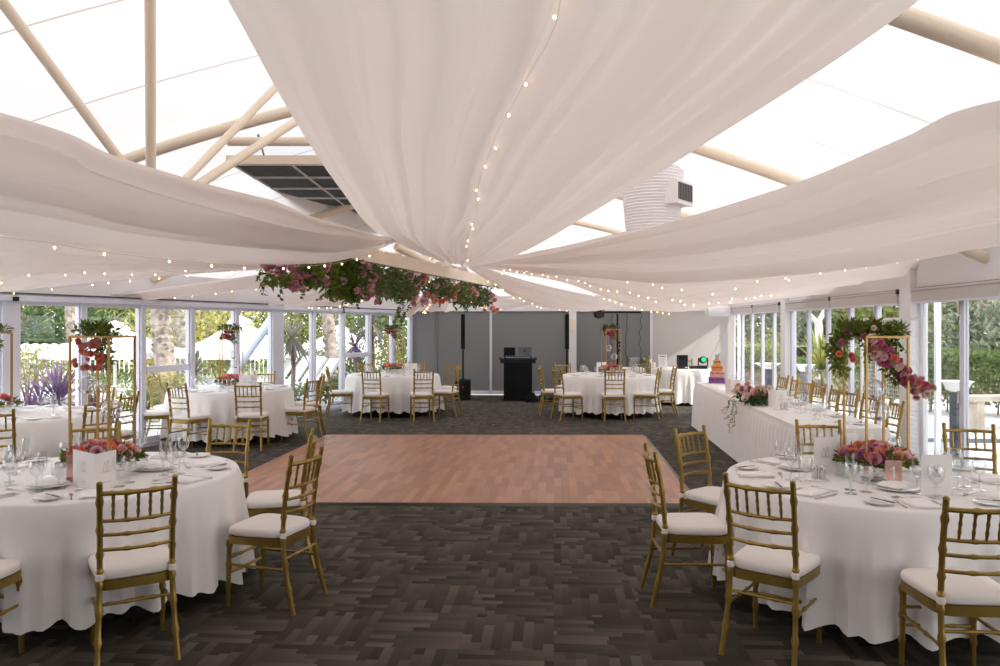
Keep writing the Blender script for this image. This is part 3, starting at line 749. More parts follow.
# long skirted head table
ha = V((2.77, 7.12, 0)); hd = V((.0858, .9963, 0)); hn = V((.9963, -.0858, 0)); HL, HW = 5.8, .80
t = thing('long_table', 'long trestle table under the skirted white head table cloth', 'table', ha)
Mh = Matrix.Rotation(math.atan2(-hd.x, hd.y), 4, 'Z')
MB().box((HW / 2, HL / 2, .72), (HW - .04, HL - .04, .03), M=Mh).build('tabletop', 'sleeper', t, False)
for y in (.4, HL / 2, HL - .4):
    b = MB()
    for x in (.12, HW - .12): b.tube([Mh @ V((x, y, .70)), Mh @ V((x, y, 0))], .018, 8)
    b.tube([Mh @ V((.12, y, .3)), Mh @ V((HW - .12, y, .3))], .012, 6); b.build('leg', 'black_paint', t)
def skirted(w, l, top, pitch, amp, seed, hem=.015):
    r = random.Random(seed); b = MB(); pts = []
    cor = [(0, 0), (w, 0), (w, l), (0, l)]; nrm = [(0, -1), (1, 0), (0, 1), (-1, 0)]; st = pitch / 8
    for e in range(4):
        (x0, y0), (x1, y1) = cor[e], cor[(e + 1) % 4]; L = math.hypot(x1 - x0, y1 - y0); n = int(L / st)
        for i in range(n): pts.append((x0 + (x1 - x0) * i / n, y0 + (y1 - y0) * i / n, nrm[e][0], nrm[e][1], i * L / n, min(i, n - i) * L / n))
    rows = []
    for z, k in ((top, -.3), (top - .004, 0), (top - .05, .02), (top - .052, .1), (top - .12, .55), (top * .6, .8), (top * .3, 1.0), (hem, 1.15)):
        row = []
        for x, y, nx, ny, s, ed in pts:
            jit = .25 * math.sin(s * 5.1 + seed); f = amp * k * (math.sin(2 * PI * s / pitch + jit) * .8 + .3 * math.sin(4 * PI * s / pitch + 1 + jit)) + .028 * max(0, k)
            row.append(V((x + nx * f, y + ny * f, z)) if k > -.1 else V((x - nx * .004, y - ny * .004, z)))
        rows.append(row)
    n = len(pts)
    for row in rows: b.v.extend(row)
    for i in range(len(rows) - 1):
        for j in range(n): b.f.append((i * n + j, (i + 1) * n + j, (i + 1) * n + (j + 1) % n, i * n + (j + 1) % n))
    b.f.append(tuple(range(n))[::-1][::-1])
    return b
o = skirted(HW, HL, .752, .14, .034, 2).build('tablecloth', 'table_linen'); o.location = ha; o.rotation_euler = (0, 0, math.atan2(-hd.x, hd.y))
tag(o, 'white pleated cloth skirting the long head table along the right windows', 'tablecloth')
# cloth covered gift tables by the back wall
G1 = V((4.06, 17.0, 0)); round_table(G1, 'back corner table with the stage light', 60, .72, .06)
G2 = V((2.56, 17.05, 0))
t = thing('side_table', 'oblong table with cards and flowers at the back wall, under white cloth', 'table', G2)
MB().box((.33, .30, .725), (.62, .56, .03)).build('tabletop', 'sleeper', t, False)
for x in (.06, .60):
    for y in (.06, .54): MB().tube([(x, y, .71), (x, y, 0)], .016, 8).build('leg', 'black_paint', t)
o = skirted(.66, .60, .752, .16, .018, 5, .05).build('tablecloth', 'table_linen'); o.location = G2
tag(o, 'white cloth over the oblong back wall table with cards and flowers', 'tablecloth')

# ================================================================== TABLEWARE
TOP = .7535
PROTO = {}
def put(key, make, name, label, cat, loc, rz=0, group=None):
    if key in PROTO: return copy_tree(PROTO[key], loc, rz, label, group)
    o = PROTO[key] = make(name); o.location = loc; o.rotation_euler = (0, 0, rz); tag(o, label, cat, group)
    bpy.context.view_layer.update(); return o
def lathe_thing(prof, mt, seg=18):
    return lambda name: MB().lathe(prof, seg, cap=False).build(name, mt)
def wine(name):
    return MB().lathe([(.001, .002), (.034, .001), (.034, .003), (.006, .006), (.004, .02), (.004, .082), (.008, .088), (.028, .105), (.038, .130), (.037, .155), (.032, .178)], 16, cap=False).build(name, 'glassware')
def goblet(name):
    return MB().lathe([(.001, .002), (.034, .001), (.034, .003), (.006, .006), (.005, .05), (.010, .057), (.034, .078), (.041, .10), (.040, .13), (.037, .150)], 16, cap=False).build(name, 'glassware')
def flute(name):
    return MB().lathe([(.001, .002), (.031, .001), (.031, .003), (.006, .006), (.004, .02), (.004, .08), (.012, .095), (.023, .125), (.026, .165), (.024, .212)], 16, cap=False).build(name, 'glassware')
def tumbler(name):
    return MB().lathe([(.001, .004), (.028, .001), (.031, .004), (.037, .10), (.0345, .10), (.029, .010), (.001, .008)], 16, cap=False).build(name, 'glassware')
def plate_of(R):
    return lathe_thing([(.001, .002), (R * .6, .001), (R * .62, .004), (R * .97, .014), (R, .0165), (R * .98, .018), (R * .64, .008), (.001, .006)], 'china', 28)
def napkin(name):
    b = MB()
    def fold(w, l, z, th, sh):
        b.grid(lambda u, v: (w * (u - .5) + sh, l * (v - .5), z + th * (min(1, min(u, 1 - u) * 9) * min(1, min(v, 1 - v) * 9)) ** .5 + .0015 * math.sin(9 * u + 5 * v)), 12, 12)
    fold(.13, .215, .001, .009, 0); fold(.122, .208, .008, .008, .003)
    return b.build(name, 'napkin_linen')
def napkin_roll(name):
    b = MB(); b.grid(lambda u, v: (.095 * (2 * u - 1) * (1 - .2 * (2 * v - 1) ** 2), .085 * (2 * v - 1) * (1 - .15 * (2 * u - 1) ** 2), .006 + .024 * max(0, (1 - (2 * u - 1) ** 4) * (1 - (2 * v - 1) ** 4)) ** .6 + .002 * math.sin(14 * u + 3 * v)), 14, 14)
    return b.build(name, 'napkin_linen')
def fork(name, L=.19):
    b = MB(); b.prism([(-.0035, -.5 * L), (.0035, -.5 * L), (.005, -.42 * L), (.0025, .1 * L), (.011, .24 * L), (.011, .30 * L), (-.011, .30 * L), (-.011, .24 * L), (-.0025, .1 * L), (-.005, -.42 * L)], .001, .0035)
    for k in range(4):
        x = -.0092 + k * .0061; b.prism([(x - .0017, .30 * L), (x + .0017, .30 * L), (x + .0010, .5 * L), (x - .0010, .5 * L)], .0015, .0035)
    return b.build(name, 'silver', smooth=False)
def knife(name, L=.22, mt='silver'):
    b = MB(); b.prism([(-.005, -.5 * L), (.005, -.5 * L), (.006, -.45 * L), (.0045, -.05 * L), (-.0045, -.05 * L), (-.006, -.45 * L)], .001, .0065)
    b.prism([(-.004, -.05 * L), (.0045, -.05 * L), (.009, .1 * L), (.009, .35 * L), (.002, .5 * L), (-.004, .42 * L)], .002, .004)
    return b.build(name, mt, smooth=False)
def spoon(name, L=.17):
    b = MB(); b.prism([(-.0035, -.5 * L), (.0035, -.5 * L), (.005, -.42 * L), (.0025, .18 * L), (-.0025, .18 * L), (-.005, -.42 * L)], .001, .0035)
    b.grid(lambda u, v: (.0165 * u * math.cos(2 * PI * v), .33 * L + .027 * u * math.sin(2 * PI * v), .0015 + .006 * u * u), 4, 16)
    return b.build(name, 'silver')
def bread_knife(name): return knife(name, .15, 'dark_steel')

def setting(c, ang, where, tab, full, R=.9, spread=1.0, seed=0):
    r = random.Random(seed); o = V((math.cos(ang), math.sin(ang), 0)); n = -o; rt = V((n.y, -n.x, 0)); rz = math.atan2(-n.x, n.y)
    def pos(ra, la, z=0): p = c + o * ra + rt * (la * spread); return V((p.x, p.y, TOP + z))
    j = lambda a: r.uniform(-a, a)
    w = 'at the %s of the %s' % (where, tab)
    S = lambda key, mk, nm, lab, cat, p, dz=0, grp='': put(key, mk, nm, '%s %s' % (lab, w), cat, p, rz + dz, '%s on the %s' % (grp, tab))
    k = R - .9
    S('napkin', napkin, 'napkin', 'folded white napkin', 'napkin', pos(.70 + k, 0), j(.12), 'napkins')
    S('bplate', plate_of(.078), 'bread_plate', 'small white bread plate', 'plate', pos(.72 + k, -.205), 0, 'bread plates')
    S('wine', wine, 'wine_glass', 'clear wine glass', 'glass', pos(.53 + k + j(.02), .135 + j(.015)), 0, 'wine glasses')
    S('goblet', goblet, 'water_goblet', 'short clear water goblet', 'glass', pos(.44 + k + j(.02), .185 + j(.01)), 0, 'water goblets')
    if full:
        S('fork', fork, 'dinner_fork', 'silver fork', 'fork', pos(.71 + k, -.098), j(.06), 'forks')
        S('knife', knife, 'dinner_knife', 'silver knife', 'knife', pos(.71 + k, .103), j(.06), 'knives')
        S('spoon', spoon, 'dessert_spoon', 'silver dessert spoon', 'spoon', pos(.545 + k, -.01), PI / 2 + j(.15), 'dessert spoons')
        S('bknife', bread_knife, 'butter_knife', 'dark butter knife on a plate', 'knife', pos(.72 + k, -.19, .0175), .5 + j(.5), 'butter knives')
        S('flute', flute, 'champagne_flute', 'tall clear champagne flute', 'glass', pos(.46 + k + j(.02), .085 + j(.01)), 0, 'champagne flutes')
PLACES = ['near side', 'near right', 'right side', 'far right', 'far side', 'far left', 'left side', 'near left']
def lay(c, k, start, full, seed):
    for i in range(8):
        a = start + i * PI / 4
        idx = int(round((a + PI / 2) / (PI / 4))) % 8
        setting(c, a, PLACES[idx], TN[k], full, seed=seed * 10 + i)
lay(T1, 0, -PI / 2 + .62 - PI / 4 * .2, True, 1)
lay(T2, 1, -PI / 2 - .14, True, 2)
lay(T3, 2, -PI / 2 + .3, False, 3); lay(T4, 3, -PI / 2 - .15, False, 4); lay(T5, 4, -PI / 2 + .25, False, 5); lay(T6, 5, -PI / 2 - .05, False, 6)
# head table settings, all on the window side
for k in range(8):
    s = .45 + k * .62
    base = ha + hd * s + hn * (HW - .0); c = base - hn * .9
    setting(c, math.atan2(hn.y, hn.x), ['near end place', 'second nearest place', 'third nearest place', 'fourth nearest place', 'fourth place from the cake', 'third place from the cake',
                                        'second place from the cake', 'place next to the cake'][k], 'head table', k < 4, seed=90 + k)

def hpt(s, w): p = ha + hd * s + hn * w; return V((p.x, p.y, TOP))
# serving plates with bread napkins
for c, dx, dy, lab in ((T2, -.03, -.335, 'in front of the pink number sign on the front right table'), (T1, -.05, -.42, 'left of the menu card, front left table'),
                       (T1, .34, .12, 'right of the flower box, front left table'), (T2, -.36, .30, 'behind the shakers on the front right table')):
    put('splate', plate_of(.115), 'serving_plate', 'white serving plate ' + lab, 'plate', (c.x + dx, c.y + dy, TOP))
    put('nroll', napkin_roll, 'napkin', 'puffed napkin on plate ' + lab, 'napkin', (c.x + dx, c.y + dy, TOP + .0185), .4)
# shakers and trays
def shaker(name):
    return MB().lathe([(.001, 0), (.0185, .0), (.019, .005), (.0165, .06), (.0165, .066), (.0125, .078), (.006, .084), (.001, .085)], 14, cap=False).build(name, 'silver')
def tray(name):
    b = MB(); b.prism(rounded(.085, .085, .05, .05, 1, 32, 6), .0, .006); b.prism(rounded(.08, .08, .045, .045, 1, 32, 6), .006, .009); return b.build(name, 'china', smooth=False)
for p, lab in ((at(813.5, 482, 4.68), 'on the front right table beside the framed menu'), (at(57, 479, 4.75), 'left of the front left menu card'), (hpt(1.5, .24), 'on the head table before the menu card')):
    put('tray', tray, 'condiment_tray', 'small white china tray under shakers ' + lab, 'tray', (p.x, p.y, TOP), -.05)
    put('shaker', shaker, 'salt_shaker', 'left silver shaker of the pair ' + lab, 'shaker', (p.x + .012, p.y + .01, TOP + .0095))
    put('shaker', shaker, 'pepper_shaker', 'right silver shaker of the pair ' + lab, 'shaker', (p.x + .052, p.y - .005, TOP + .0095))

# menu cards
def emblem(M, k=1.0):
    """small printed drawing of two rounded figures on a line, with a thin script line under it"""
    b = MB()
    def ribbon(pts, w):
        for i in range(len(pts) - 1):
            a, c = V((pts[i][0], 0, pts[i][1])), V((pts[i + 1][0], 0, pts[i + 1][1])); d = (c - a); 
            if d.length < 1e-6: continue
            d.normalize(); n = V((-d.z, 0, d.x)) * w / 2
            b.add([a - n, a + n, c + n, c - n], [(0, 1, 2, 3)], M)
    def drop(cx, s):
        return [(cx + s * .016 * math.sin(t) * (.45 + .55 * (1 - math.cos(t)) / 2 if t < PI else .45 + .55 * (1 - math.cos(t)) / 2), .02 - s * .022 * math.cos(t) * -1 if False else .022 + s * .024 * math.cos(t)) for t in [i * 2 * PI / 18 for i in range(19)]]
    w = .0020 * k
    ribbon([(x * k, z * k) for x, z in drop(-.010, 1)], w); ribbon([(x * k, z * k) for x, z in drop(.012, .9)], w)
    ribbon([(-.042 * k, -.004 * k), (-.02 * k, -.001 * k), (0, -.004 * k), (.02 * k, -.001 * k), (.042 * k, -.004 * k)], w)
    ribbon([(.006 * k, .046 * k), (.018 * k, .050 * k), (.018 * k, .058 * k), (.008 * k, .058 * k), (.006 * k, .046 * k)], w)
    ribbon([(-.014 * k, .046 * k), (-.010 * k, .056 * k), (-.006 * k, .046 * k)], w)
    ribbon([((-.03 + .06 * i / 24) * k, (-.062 + .004 * math.sin(i * 1.9)) * k) for i in range(25)], w * .55)
    return b
def panel_M(p, q):
    """matrix: local x along p->q, y pointing away from the camera side, origin in the middle of the foot"""
    d = (q - p); d.z = 0; d.normalize(); n = V((-d.y, d.x, 0))
    M = Matrix(((d.x, n.x, 0, 0), (d.y, n.y, 0, 0), (0, 0, 1, 0), (0, 0, 0, 1)))
    m = (p + q) / 2; return Matrix.Translation((m.x, m.y, 0)) @ M, (q - p).length
def menu(label, pts, h, marks, cat='menu card'):
    c = pts[len(pts) // 2]; t = thing('menu_card', label, cat, (c.x, c.y, TOP)); inv = Matrix.Translation((-c.x, -c.y, 0))
    for i in range(len(pts) - 1):
        M, L = panel_M(pts[i], pts[i + 1]); M = inv @ M
        pa = MB().box((0, 0, h / 2), (L, .0012, h), M=M).build('panel', 'card', t, False)
        if i in marks:
            e = emblem(M @ Matrix.Translation((0, -.0016, h * .48)), min(1.0, L / .125)); e.build('printed_emblem', 'print_brown', pa, False)
menu('folded white menu card with small brown emblems, standing on the front left table', [at(73, 486, 4.52), at(95.5, 493, 4.34), at(116, 486, 4.50)], .214, (0, 1))
menu('upright cream menu card with brown emblem beside the shakers, front right table', [at(814, 476, 4.85), at(836.5, 476, 4.86), at(840, 470, 4.97)], .235, (0,))
menu('pale grey menu card with faint emblem nearest the camera, front right table', [at(921, 497, 4.26), at(952, 497, 4.25), at(949, 492, 4.33)], .225, (0,))
for c, tn, dx, dy in ((T4, TN[3], .22, -.30), (T5, TN[4], .26, -.28), (T6, TN[5], -.18, .42)):
    a = V((c.x + dx, c.y + dy, 0)); menu('white menu card standing on the ' + tn, [a, a + V((.16, .03, 0)), a + V((.22, .14, 0))], .22, (0,))
def stand_card(s, w, label):
    p = hpt(s, w); menu(label, [p + V((-.05, .10, 0)), p, p + V((.13, .01, 0))], .20, (1,))
stand_card(1.72, .24, 'white menu card on the head table near its flower arrangement')
stand_card(3.45, .10, 'white menu card on the head table between the cake and the flower arrangement')
# table number signs
def number_sign(label, p, rz, one=True):
    t = thing('table_number_sign', label, 'table number', (p.x, p.y, TOP), rz)
    MB().box((0, 0, .082), (.092, .004, .164)).build('plate', 'pink_mirror', t, False)
    MB().box((0, .02, .003), (.05, .045, .006)).build('foot', 'pink_mirror', t, False)
    if one:
        Mx = Matrix.Translation((0, -.0025, .055)) @ Matrix.Rotation(PI / 2, 4, 'X')
        b = MB(); b.prism([(-.004, 0), (.006, 0), (.006, .075), (-.002, .075), (-.020, .060), (-.016, .054), (-.004, .062)], 0, .0012)
        b.v = [Mx @ v for v in b.v]; b.build('printed_number', 'white_print', t, False)
number_sign('pink mirrored table number sign reading 1 on the front right table', at(893.5, 490, 4.42), -.12)
number_sign('pink mirrored sign edge behind the menu card on the front left table', at(75, 486, 4.62), .35, False)
p = T6 + V((.0, -.45, 0)); number_sign('small pink mirrored sign on the far right round table', p, .0, False)

# ================================================================== FLOWERS
def rose_mb(seed=0, open_=1.0):
    r = random.Random(seed); b = MB()
    for rad_, n, h, flare in ((.006, 3, .034, .05), (.012, 4, .035, .12), (.018, 5, .034, .28), (.0235, 6, .030, .6)):
        a0 = r.uniform(0, 6.28)
        for k in range(n):
            a = a0 + 2 * PI * k / n; sp = 2 * PI / n * .72; tw = r.uniform(-.003, .003)
            def fn(u, v, a=a, sp=sp, rad_=rad_, h=h, flare=flare, tw=tw):
                th = a + sp * (u - .5) * 2 * (.55 + .45 * math.sin(v * PI * .8)); rr = rad_ * (.50 + .95 * v - .35 * v * v) + flare * open_ * .012 * v ** 3 - .002 * (2 * u - 1) ** 2 * 0
                z = -.016 + h * v - flare * .006 * v ** 4 - .004 * abs(2 * u - 1) ** 2.5 + tw
                return (rr * math.cos(th), rr * math.sin(th), z)
            b.grid(fn, 4, 4)
    b.lathe([(.001, -.020), (.012, -.017), (.016, -.008)], 8, cap=False)
    return b
ROSE = {}
def rose_me(colr):
    if colr not in ROSE: ROSE[colr] = [rose_mb(s).mesh('rose', colr) for s in (1, 2)]
    return ROSE[colr]
RR = random.Random(77)
def add_rose(parent, p, colr, dirv, sc=1.0):
    o = link('rose', RR.choice(rose_me(colr)), parent, p)
    q = V(dirv).normalized().to_track_quat('Z', 'Y') @ Matrix.Rotation(RR.uniform(0, 6.28), 3, 'Z').to_quaternion(); o.rotation_mode = 'QUATERNION'; o.rotation_quaternion = q
    s = 1.22 * sc * RR.uniform(.85, 1.15); o.scale = (s, s, s); return o
def rnd_dir(r, up=0.0):
    while True:
        d = V((r.uniform(-1, 1), r.uniform(-1, 1), r.uniform(-1, 1)))
        if .05 < d.length < 1: d.normalize(); d.z += up; return d.normalized()
def scatter_leaves(b, r, n, c, s, l, w, up=.2, shell=.5):
    for _ in range(n):
        d = rnd_dir(r); k = r.uniform(shell, 1) ; p = V((c[0] + d.x * s[0] * k, c[1] + d.y * s[1] * k, c[2] + d.z * s[2] * k))
        g = (d + rnd_dir(r) * .9 + V((0, 0, up))); b.leaf(p, g, rnd_dir(r), l * r.uniform(.6, 1.3), w * r.uniform(.7, 1.2))
    return b
def vine(b, r, p, n, step=.022, l=.03, w=.02, drift=None):
    p = V(p); d = V((r.uniform(-.3, .3), r.uniform(-.3, .3), -1)); pts = [p.copy()]
    for _ in range(n):
        d += V((r.uniform(-.25, .25), r.uniform(-.25, .25), r.uniform(-.1, .05))); d.normalize(); p = p + d * step; pts.append(p.copy())
        for s in (1, -1):
            b.leaf(p, V((r.uniform(-1, 1), r.uniform(-1, 1), -.3)), rnd_dir(r), l * r.uniform(.7, 1.2), w)
    b.tube(pts, .0018, 4)
    return p

WARM = ['rose_coral', 'rose_mauve', 'rose_orange', 'rose_pink', 'rose_plum', 'rose_coral', 'rose_mauve', 'rose_peach']
def flower_box(c, rz, tab, seed, L=.38, W=.36, h=.105, n=26, fol=260, mixed=WARM):
    r = random.Random(seed); t = thing('flower_box', 'mirrored box of coral and mauve roses on the ' + tab, 'flower box', (c.x, c.y, TOP), rz)
    th = .006
    for nm, cc, dd in (('side_panel', (0, -W / 2, h / 2), (L, th, h)), ('side_panel', (0, W / 2, h / 2), (L, th, h)), ('side_panel', (-L / 2, 0, h / 2), (th, W - th, h)), ('side_panel', (L / 2, 0, h / 2), (th, W - th, h))):
        MB().box(cc, dd).build(nm, 'mirror', t, False)
    MB().box((0, 0, .004), (L - th * 2, W - th * 2, .008)).build('base', 'dark_steel', t, False)
    b = MB(); scatter_leaves(b, r, fol, (0, 0, h + .015), (L * .60, W * .60, .055), .05, .02, .25)
    for k in range(fol // 5):
        a = r.uniform(0, 6.28); b.leaf(V((math.cos(a) * L * .5, math.sin(a) * W * .5, h + .01)), V((math.cos(a), math.sin(a), r.uniform(-.5, .3))), rnd_dir(r), .06, .022)
    b.build('foliage', 'leaf_fern', t, False)
    for k in range(n):
        a = r.uniform(0, 6.28); q = math.sqrt(r.random()); x, y = math.cos(a) * L * .52 * q, math.sin(a) * W * .52 * q
        add_rose(t, V((x, y, h + .095 - .055 * q + r.uniform(-.01, .012))), r.choice(mixed), (x * 3 + r.uniform(-.3, .3), y * 3 - .2 + r.uniform(-.3, .3), .35), .92)
    return t
def flower_stand(c, rz, tab, h=.86, w=.30):
    t = thing('flower_stand', 'tall slim gold rod flower stand on the ' + tab, 'flower stand', (c.x, c.y, TOP), rz)
    k = w / 2 - .006
    for sx in (-1, 1):
        for sy in (-1, 1): MB().box((sx * k, sy * k, (h + .012) / 2), (.012, .012, h - .012)).build('post', 'brass', t, False)
    for z, nm in ((h, 'top_frame'), (.014, 'base_frame')):
        b = MB()
        for s in (-1, 1): b.box((0, s * k, z), (w, .012, .012)); b.box((s * k, 0, z), (.012, w - .024, .012))
        b.build(nm, 'brass', t, False)
    return t
def globe(p, drop, label, tab, r_=.062):
    t = thing('hanging_globe', label + ' on the gold stand of the ' + tab, 'candle globe', p)
    prof = [(r_ * math.sin(PI * (.04 + .86 * i / 14)), -r_ * math.cos(PI * (.04 + .86 * i / 14))) for i in range(15)]
    MB().lathe(prof, 20, cap=False).build('globe', 'glassware', t)
    MB().lathe([(.001, -r_ + .006), (.02, -r_ + .006), (.021, -r_ + .024), (.018, -r_ + .025), (.001, -r_ + .022)], 14, cap=False).build('tealight', 'silver', t)
    MB().tube([(0, 0, r_ * .95), (0, 0, drop)], .0012, 4).build('cord', 'wire_clear', t)
def stand_garland(c, rz, tab, top, seed, cols, leafn=170, big=1.0, spec=None):
    r = random.Random(seed); t = thing('stand_garland', 'green garland with %s blooms on the stand of the %s' % (spec or 'red', tab), 'garland', (c.x, c.y, TOP + top), rz)
    return t, r

STN = ((T1, rad(-8), 0), (T2, rad(4), 1), (T3, rad(30), 2), (T4, rad(28), 3), (T5, rad(25), 4), (T6, rad(10), 5))
for c, rz, k in STN:
    cc = c + V((.0, .0 if k else .0, 0)); nm = TN[k]
    if k == 0: cc = V((-2.495, 4.84, 0))
    if k == 1: cc = V((2.32, 4.76, 0))
    if k == 5: cc = V((2.10, 14.55, 0))
    if k == 2: cc = V((-5.37, 8.2, 0))
    flower_box(cc, rz, nm, 100 + k, n=64 if k < 2 else 30, fol=700 if k < 2 else 260, mixed=WARM if k != 4 else ['rose_coral', 'rose_pink'])
    flower_stand(cc, rz, nm, .87, .272 if k < 2 else .30)
    if k in (0, 1, 3, 5):
        a, bb = {0: (V((-.085, -.02, .87 - .30)), V((.085, -.06, .87 - .45))), 1: (V((-.02, -.02, .87 - .32)), V((.01, -.03, .87 - .455))), 3: (V((.03, 0, .5)), V((.06, 0, .36))), 5: (V((-.05, 0, .52)), V((.06, 0, .36)))}[k]
        for q, lab in ((a, 'upper clear glass candle globe hanging'), (bb, 'lower clear glass candle globe hanging')):
            globe(V((cc.x + q.x, cc.y + q.y, TOP + q.z)), .87 - q.z, lab, nm)
    t, r = stand_garland(cc, 0, nm, .88, 200 + k, WARM, spec=['coral', 'pink and dark red', 'red', 'deep red', 'tiny red', 'crimson'][k])
    b = MB(); iv = MB()
    if k == 1:
        for i in range(14):
            x = -.19 + i * .025; scatter_leaves(b, r, 60, (x, r.uniform(-.05, .05), .035 + .02 * math.sin(i)), (.045, .06, .04), .04, .016, .3, .2)
        for i in range(9):
            f = i / 8; scatter_leaves(b, r, 26, (-.20 - .05 * math.sin(f * 3), 0, .02 - f * .24), (.045, .04, .03), .05, .022, -.2, .2)
            scatter_leaves(b, r, 26, (.02 + f * .10, -.02, 0 - f * .26), (.05, .04, .03), .05, .024, -.2, .2)
        for _ in range(9): vine(iv, r, (r.uniform(-.2, .15), r.uniform(-.1, .1), .02), r.randint(4, 9))
        for x, z, cl, s in ((-.20, .02, 'rose_burgundy', .9), (-.235, -.035, 'rose_magenta', .75), (-.245, -.06, 'rose_plum', .7), (-.25, -.115, 'rose_orange', .85), (-.175, -.125, 'rose_coral', .8), (-.165, -.15, 'rose_coral', .9), (-.04, .045, 'rose_blush', .7)):
            add_rose(t, V((x, -.06, z)), cl, (x, -1, .1), s * .62)
        casc = ['rose_magenta', 'rose_pink', 'rose_blush', 'rose_pink', 'rose_blush', 'rose_magenta', 'rose_coral', 'rose_pink', 'rose_blush', 'rose_coral', 'rose_magenta', 'rose_pink', 'rose_magenta', 'rose_peach']
        for i in range(84):
            f = i / 83; x = -.10 + .36 * f ** 1.05 + r.uniform(-.035, .035); z = -.02 - .33 * f + .10 * math.sin(f * 3.1) * 0 + r.uniform(-.045, .045)
            add_rose(t, V((x, -.08 + r.uniform(-.05, .03), z)), r.choice(casc) if f < .85 else r.choice(['rose_blush', 'rose_peach', 'rose_magenta']), (r.uniform(-.7, .7), -1, r.uniform(-.7, .7)), .60)
        fm = 'leaf_fern'
    else:
        wd = .075 if k == 0 else .13
        for i in range(7): scatter_leaves(b, r, 40, (-wd + i * wd / 3.2 - (.03 if k == 0 else 0), r.uniform(-.04, .04), .03 + .015 * math.sin(i * 2)), (.045, .06, .04), .045, .018, .3, .2)
        for i in range(6): scatter_leaves(b, r, 20, (.0 + .01 * i, -.05, -.03 - i * .028), (.05, .04, .03), .05, .022, -.2, .2)
        for _ in range(5): vine(iv, r, (r.uniform(-wd, wd), r.uniform(-.08, .08), .02), r.randint(3, 8))
        cl = ['rose_coral', 'rose_coral', 'rose_pink', 'rose_peach'] if k == 0 else ['rose_burgundy', 'rose_coral', 'rose_magenta']
        for i in range(26 if k == 0 else 16):
            f = r.random(); add_rose(t, V((-.05 + r.uniform(-.09, .10), -.09, -.02 - .19 * f if k == 0 else .0 - .13 * f)), r.choice(cl), (r.uniform(-.7, .7), -1, r.uniform(-.6, .6)), .52 if k == 0 else .68)
        if k == 5:
            for i in range(4): add_rose(t, V((-.14 + r.uniform(-.03, .03), -.05, .0 - .02 * i)), 'rose_burgundy', (-.6, -1, .1), .85)
        fm = 'leaf_fern' if k in (0,) else 'leaf_mid'
    b.build('foliage', fm, t, False); iv.build('trailing_ivy', 'leaf_ivy', t, False)

# long garland under the beam
t = thing('hanging_garland', 'long garland of mauve to coral roses and ivy hanging under the beige ceiling beam', 'garland', (0, 0, 0))
r = random.Random(9); bd_, bf, bi = MB(), MB(), MB()
def gp(px, dz, dn=0): q = beam(px); q.z += dz; q += V((.97, -.24, 0)) * dn * 0 + V((0, -1, 0)) * dn; return q
for px0, px1, n, which, dz0, dz1 in ((266, 300, 120, bf, -.24, -.32), (298, 322, 260, bf, -.10, -.28), (325, 362, 620, bf, -.03, -.36), (330, 356, 300, bf, -.02, -.40), (362, 380, 160, bd_, -.08, -.26),
                                     (374, 412, 800, bd_, -.05, -.33), (408, 440, 240, bd_, -.08, -.26), (436, 452, 300, bd_, -.05, -.26), (450, 458, 80, bf, -.1, -.25), (456, 478, 460, bd_, -.05, -.33), (474, 490, 300, bd_, -.05, -.30)):
    for _ in range(n):
        px = r.uniform(px0, px1); q = gp(px, r.uniform(dz1, dz0) - .03, r.uniform(-.20, .07)); which.leaf(q, V((r.uniform(-1, 1), r.uniform(-1, .4), r.uniform(-1, .5))), rnd_dir(r), r.uniform(.05, .10), r.uniform(.022, .04))
bd_.build('fern_foliage', 'leaf_mid', t, False); bf.build('leafy_foliage', 'leaf_fern', t, False)
for px, n in ((264, 4), (272, 8), (284, 9), (317, 9), (334, 10), (343, 12), (350, 13), (397, 10), (402, 15), (408, 22), (413, 18), (418, 8), (446, 12), (440, 8), (469, 10), (480, 8), (300, 6), (391, 8), (458, 9), (430, 9)):
    vine(bi, r, gp(px, -.24, r.uniform(-.1, .1)), n, .024, .036, .026)
bi.build('trailing_ivy', 'leaf_ivy', t, False)
def cluster(px0, px1, n, dz0, dz1, cols, sc=1.0):
    for _ in range(int(n * 1.0 + .5)):
        q = gp(r.uniform(px0, px1), r.uniform(dz1, dz0), r.uniform(.05, .16)); add_rose(t, q, r.choice(cols), (r.uniform(-.9, .8), -1, r.uniform(-1.0, .35)), sc * (.74 + .22 * (px0 - 270) / 220))
MV = ['rose_mauve', 'rose_mauve', 'rose_pink', 'rose_plum']; PK = ['rose_pink', 'rose_mauve', 'rose_peach', 'rose_pink']; PC = ['rose_peach', 'rose_peach', 'rose_coral', 'rose_pink']
cluster(270, 279, 5, -.18, -.26, MV); cluster(281, 291, 12, -.18, -.30, MV); cluster(294, 306, 19, -.20, -.38, MV); cluster(312, 318, 2, -.24, -.28, MV)
cluster(325, 334, 7, -.12, -.30, PK); cluster(343, 347, 2, -.14, -.28, PK); cluster(358, 374, 13, -.08, -.38, MV + PK); add_rose(t, gp(376.5, -.20, .16), 'rose_mauve', (.1, -1, -.1), 1.05)
cluster(366, 388, 7, -.33, -.43, MV); cluster(411, 428, 10, -.12, -.42, PK); cluster(424, 438, 7, -.08, -.36, PK + PC); cluster(440, 458, 10, -.14, -.36, PC); cluster(468, 480, 4, -.1, -.38, PC); cluster(484, 497, 8, -.14, -.44, PC)

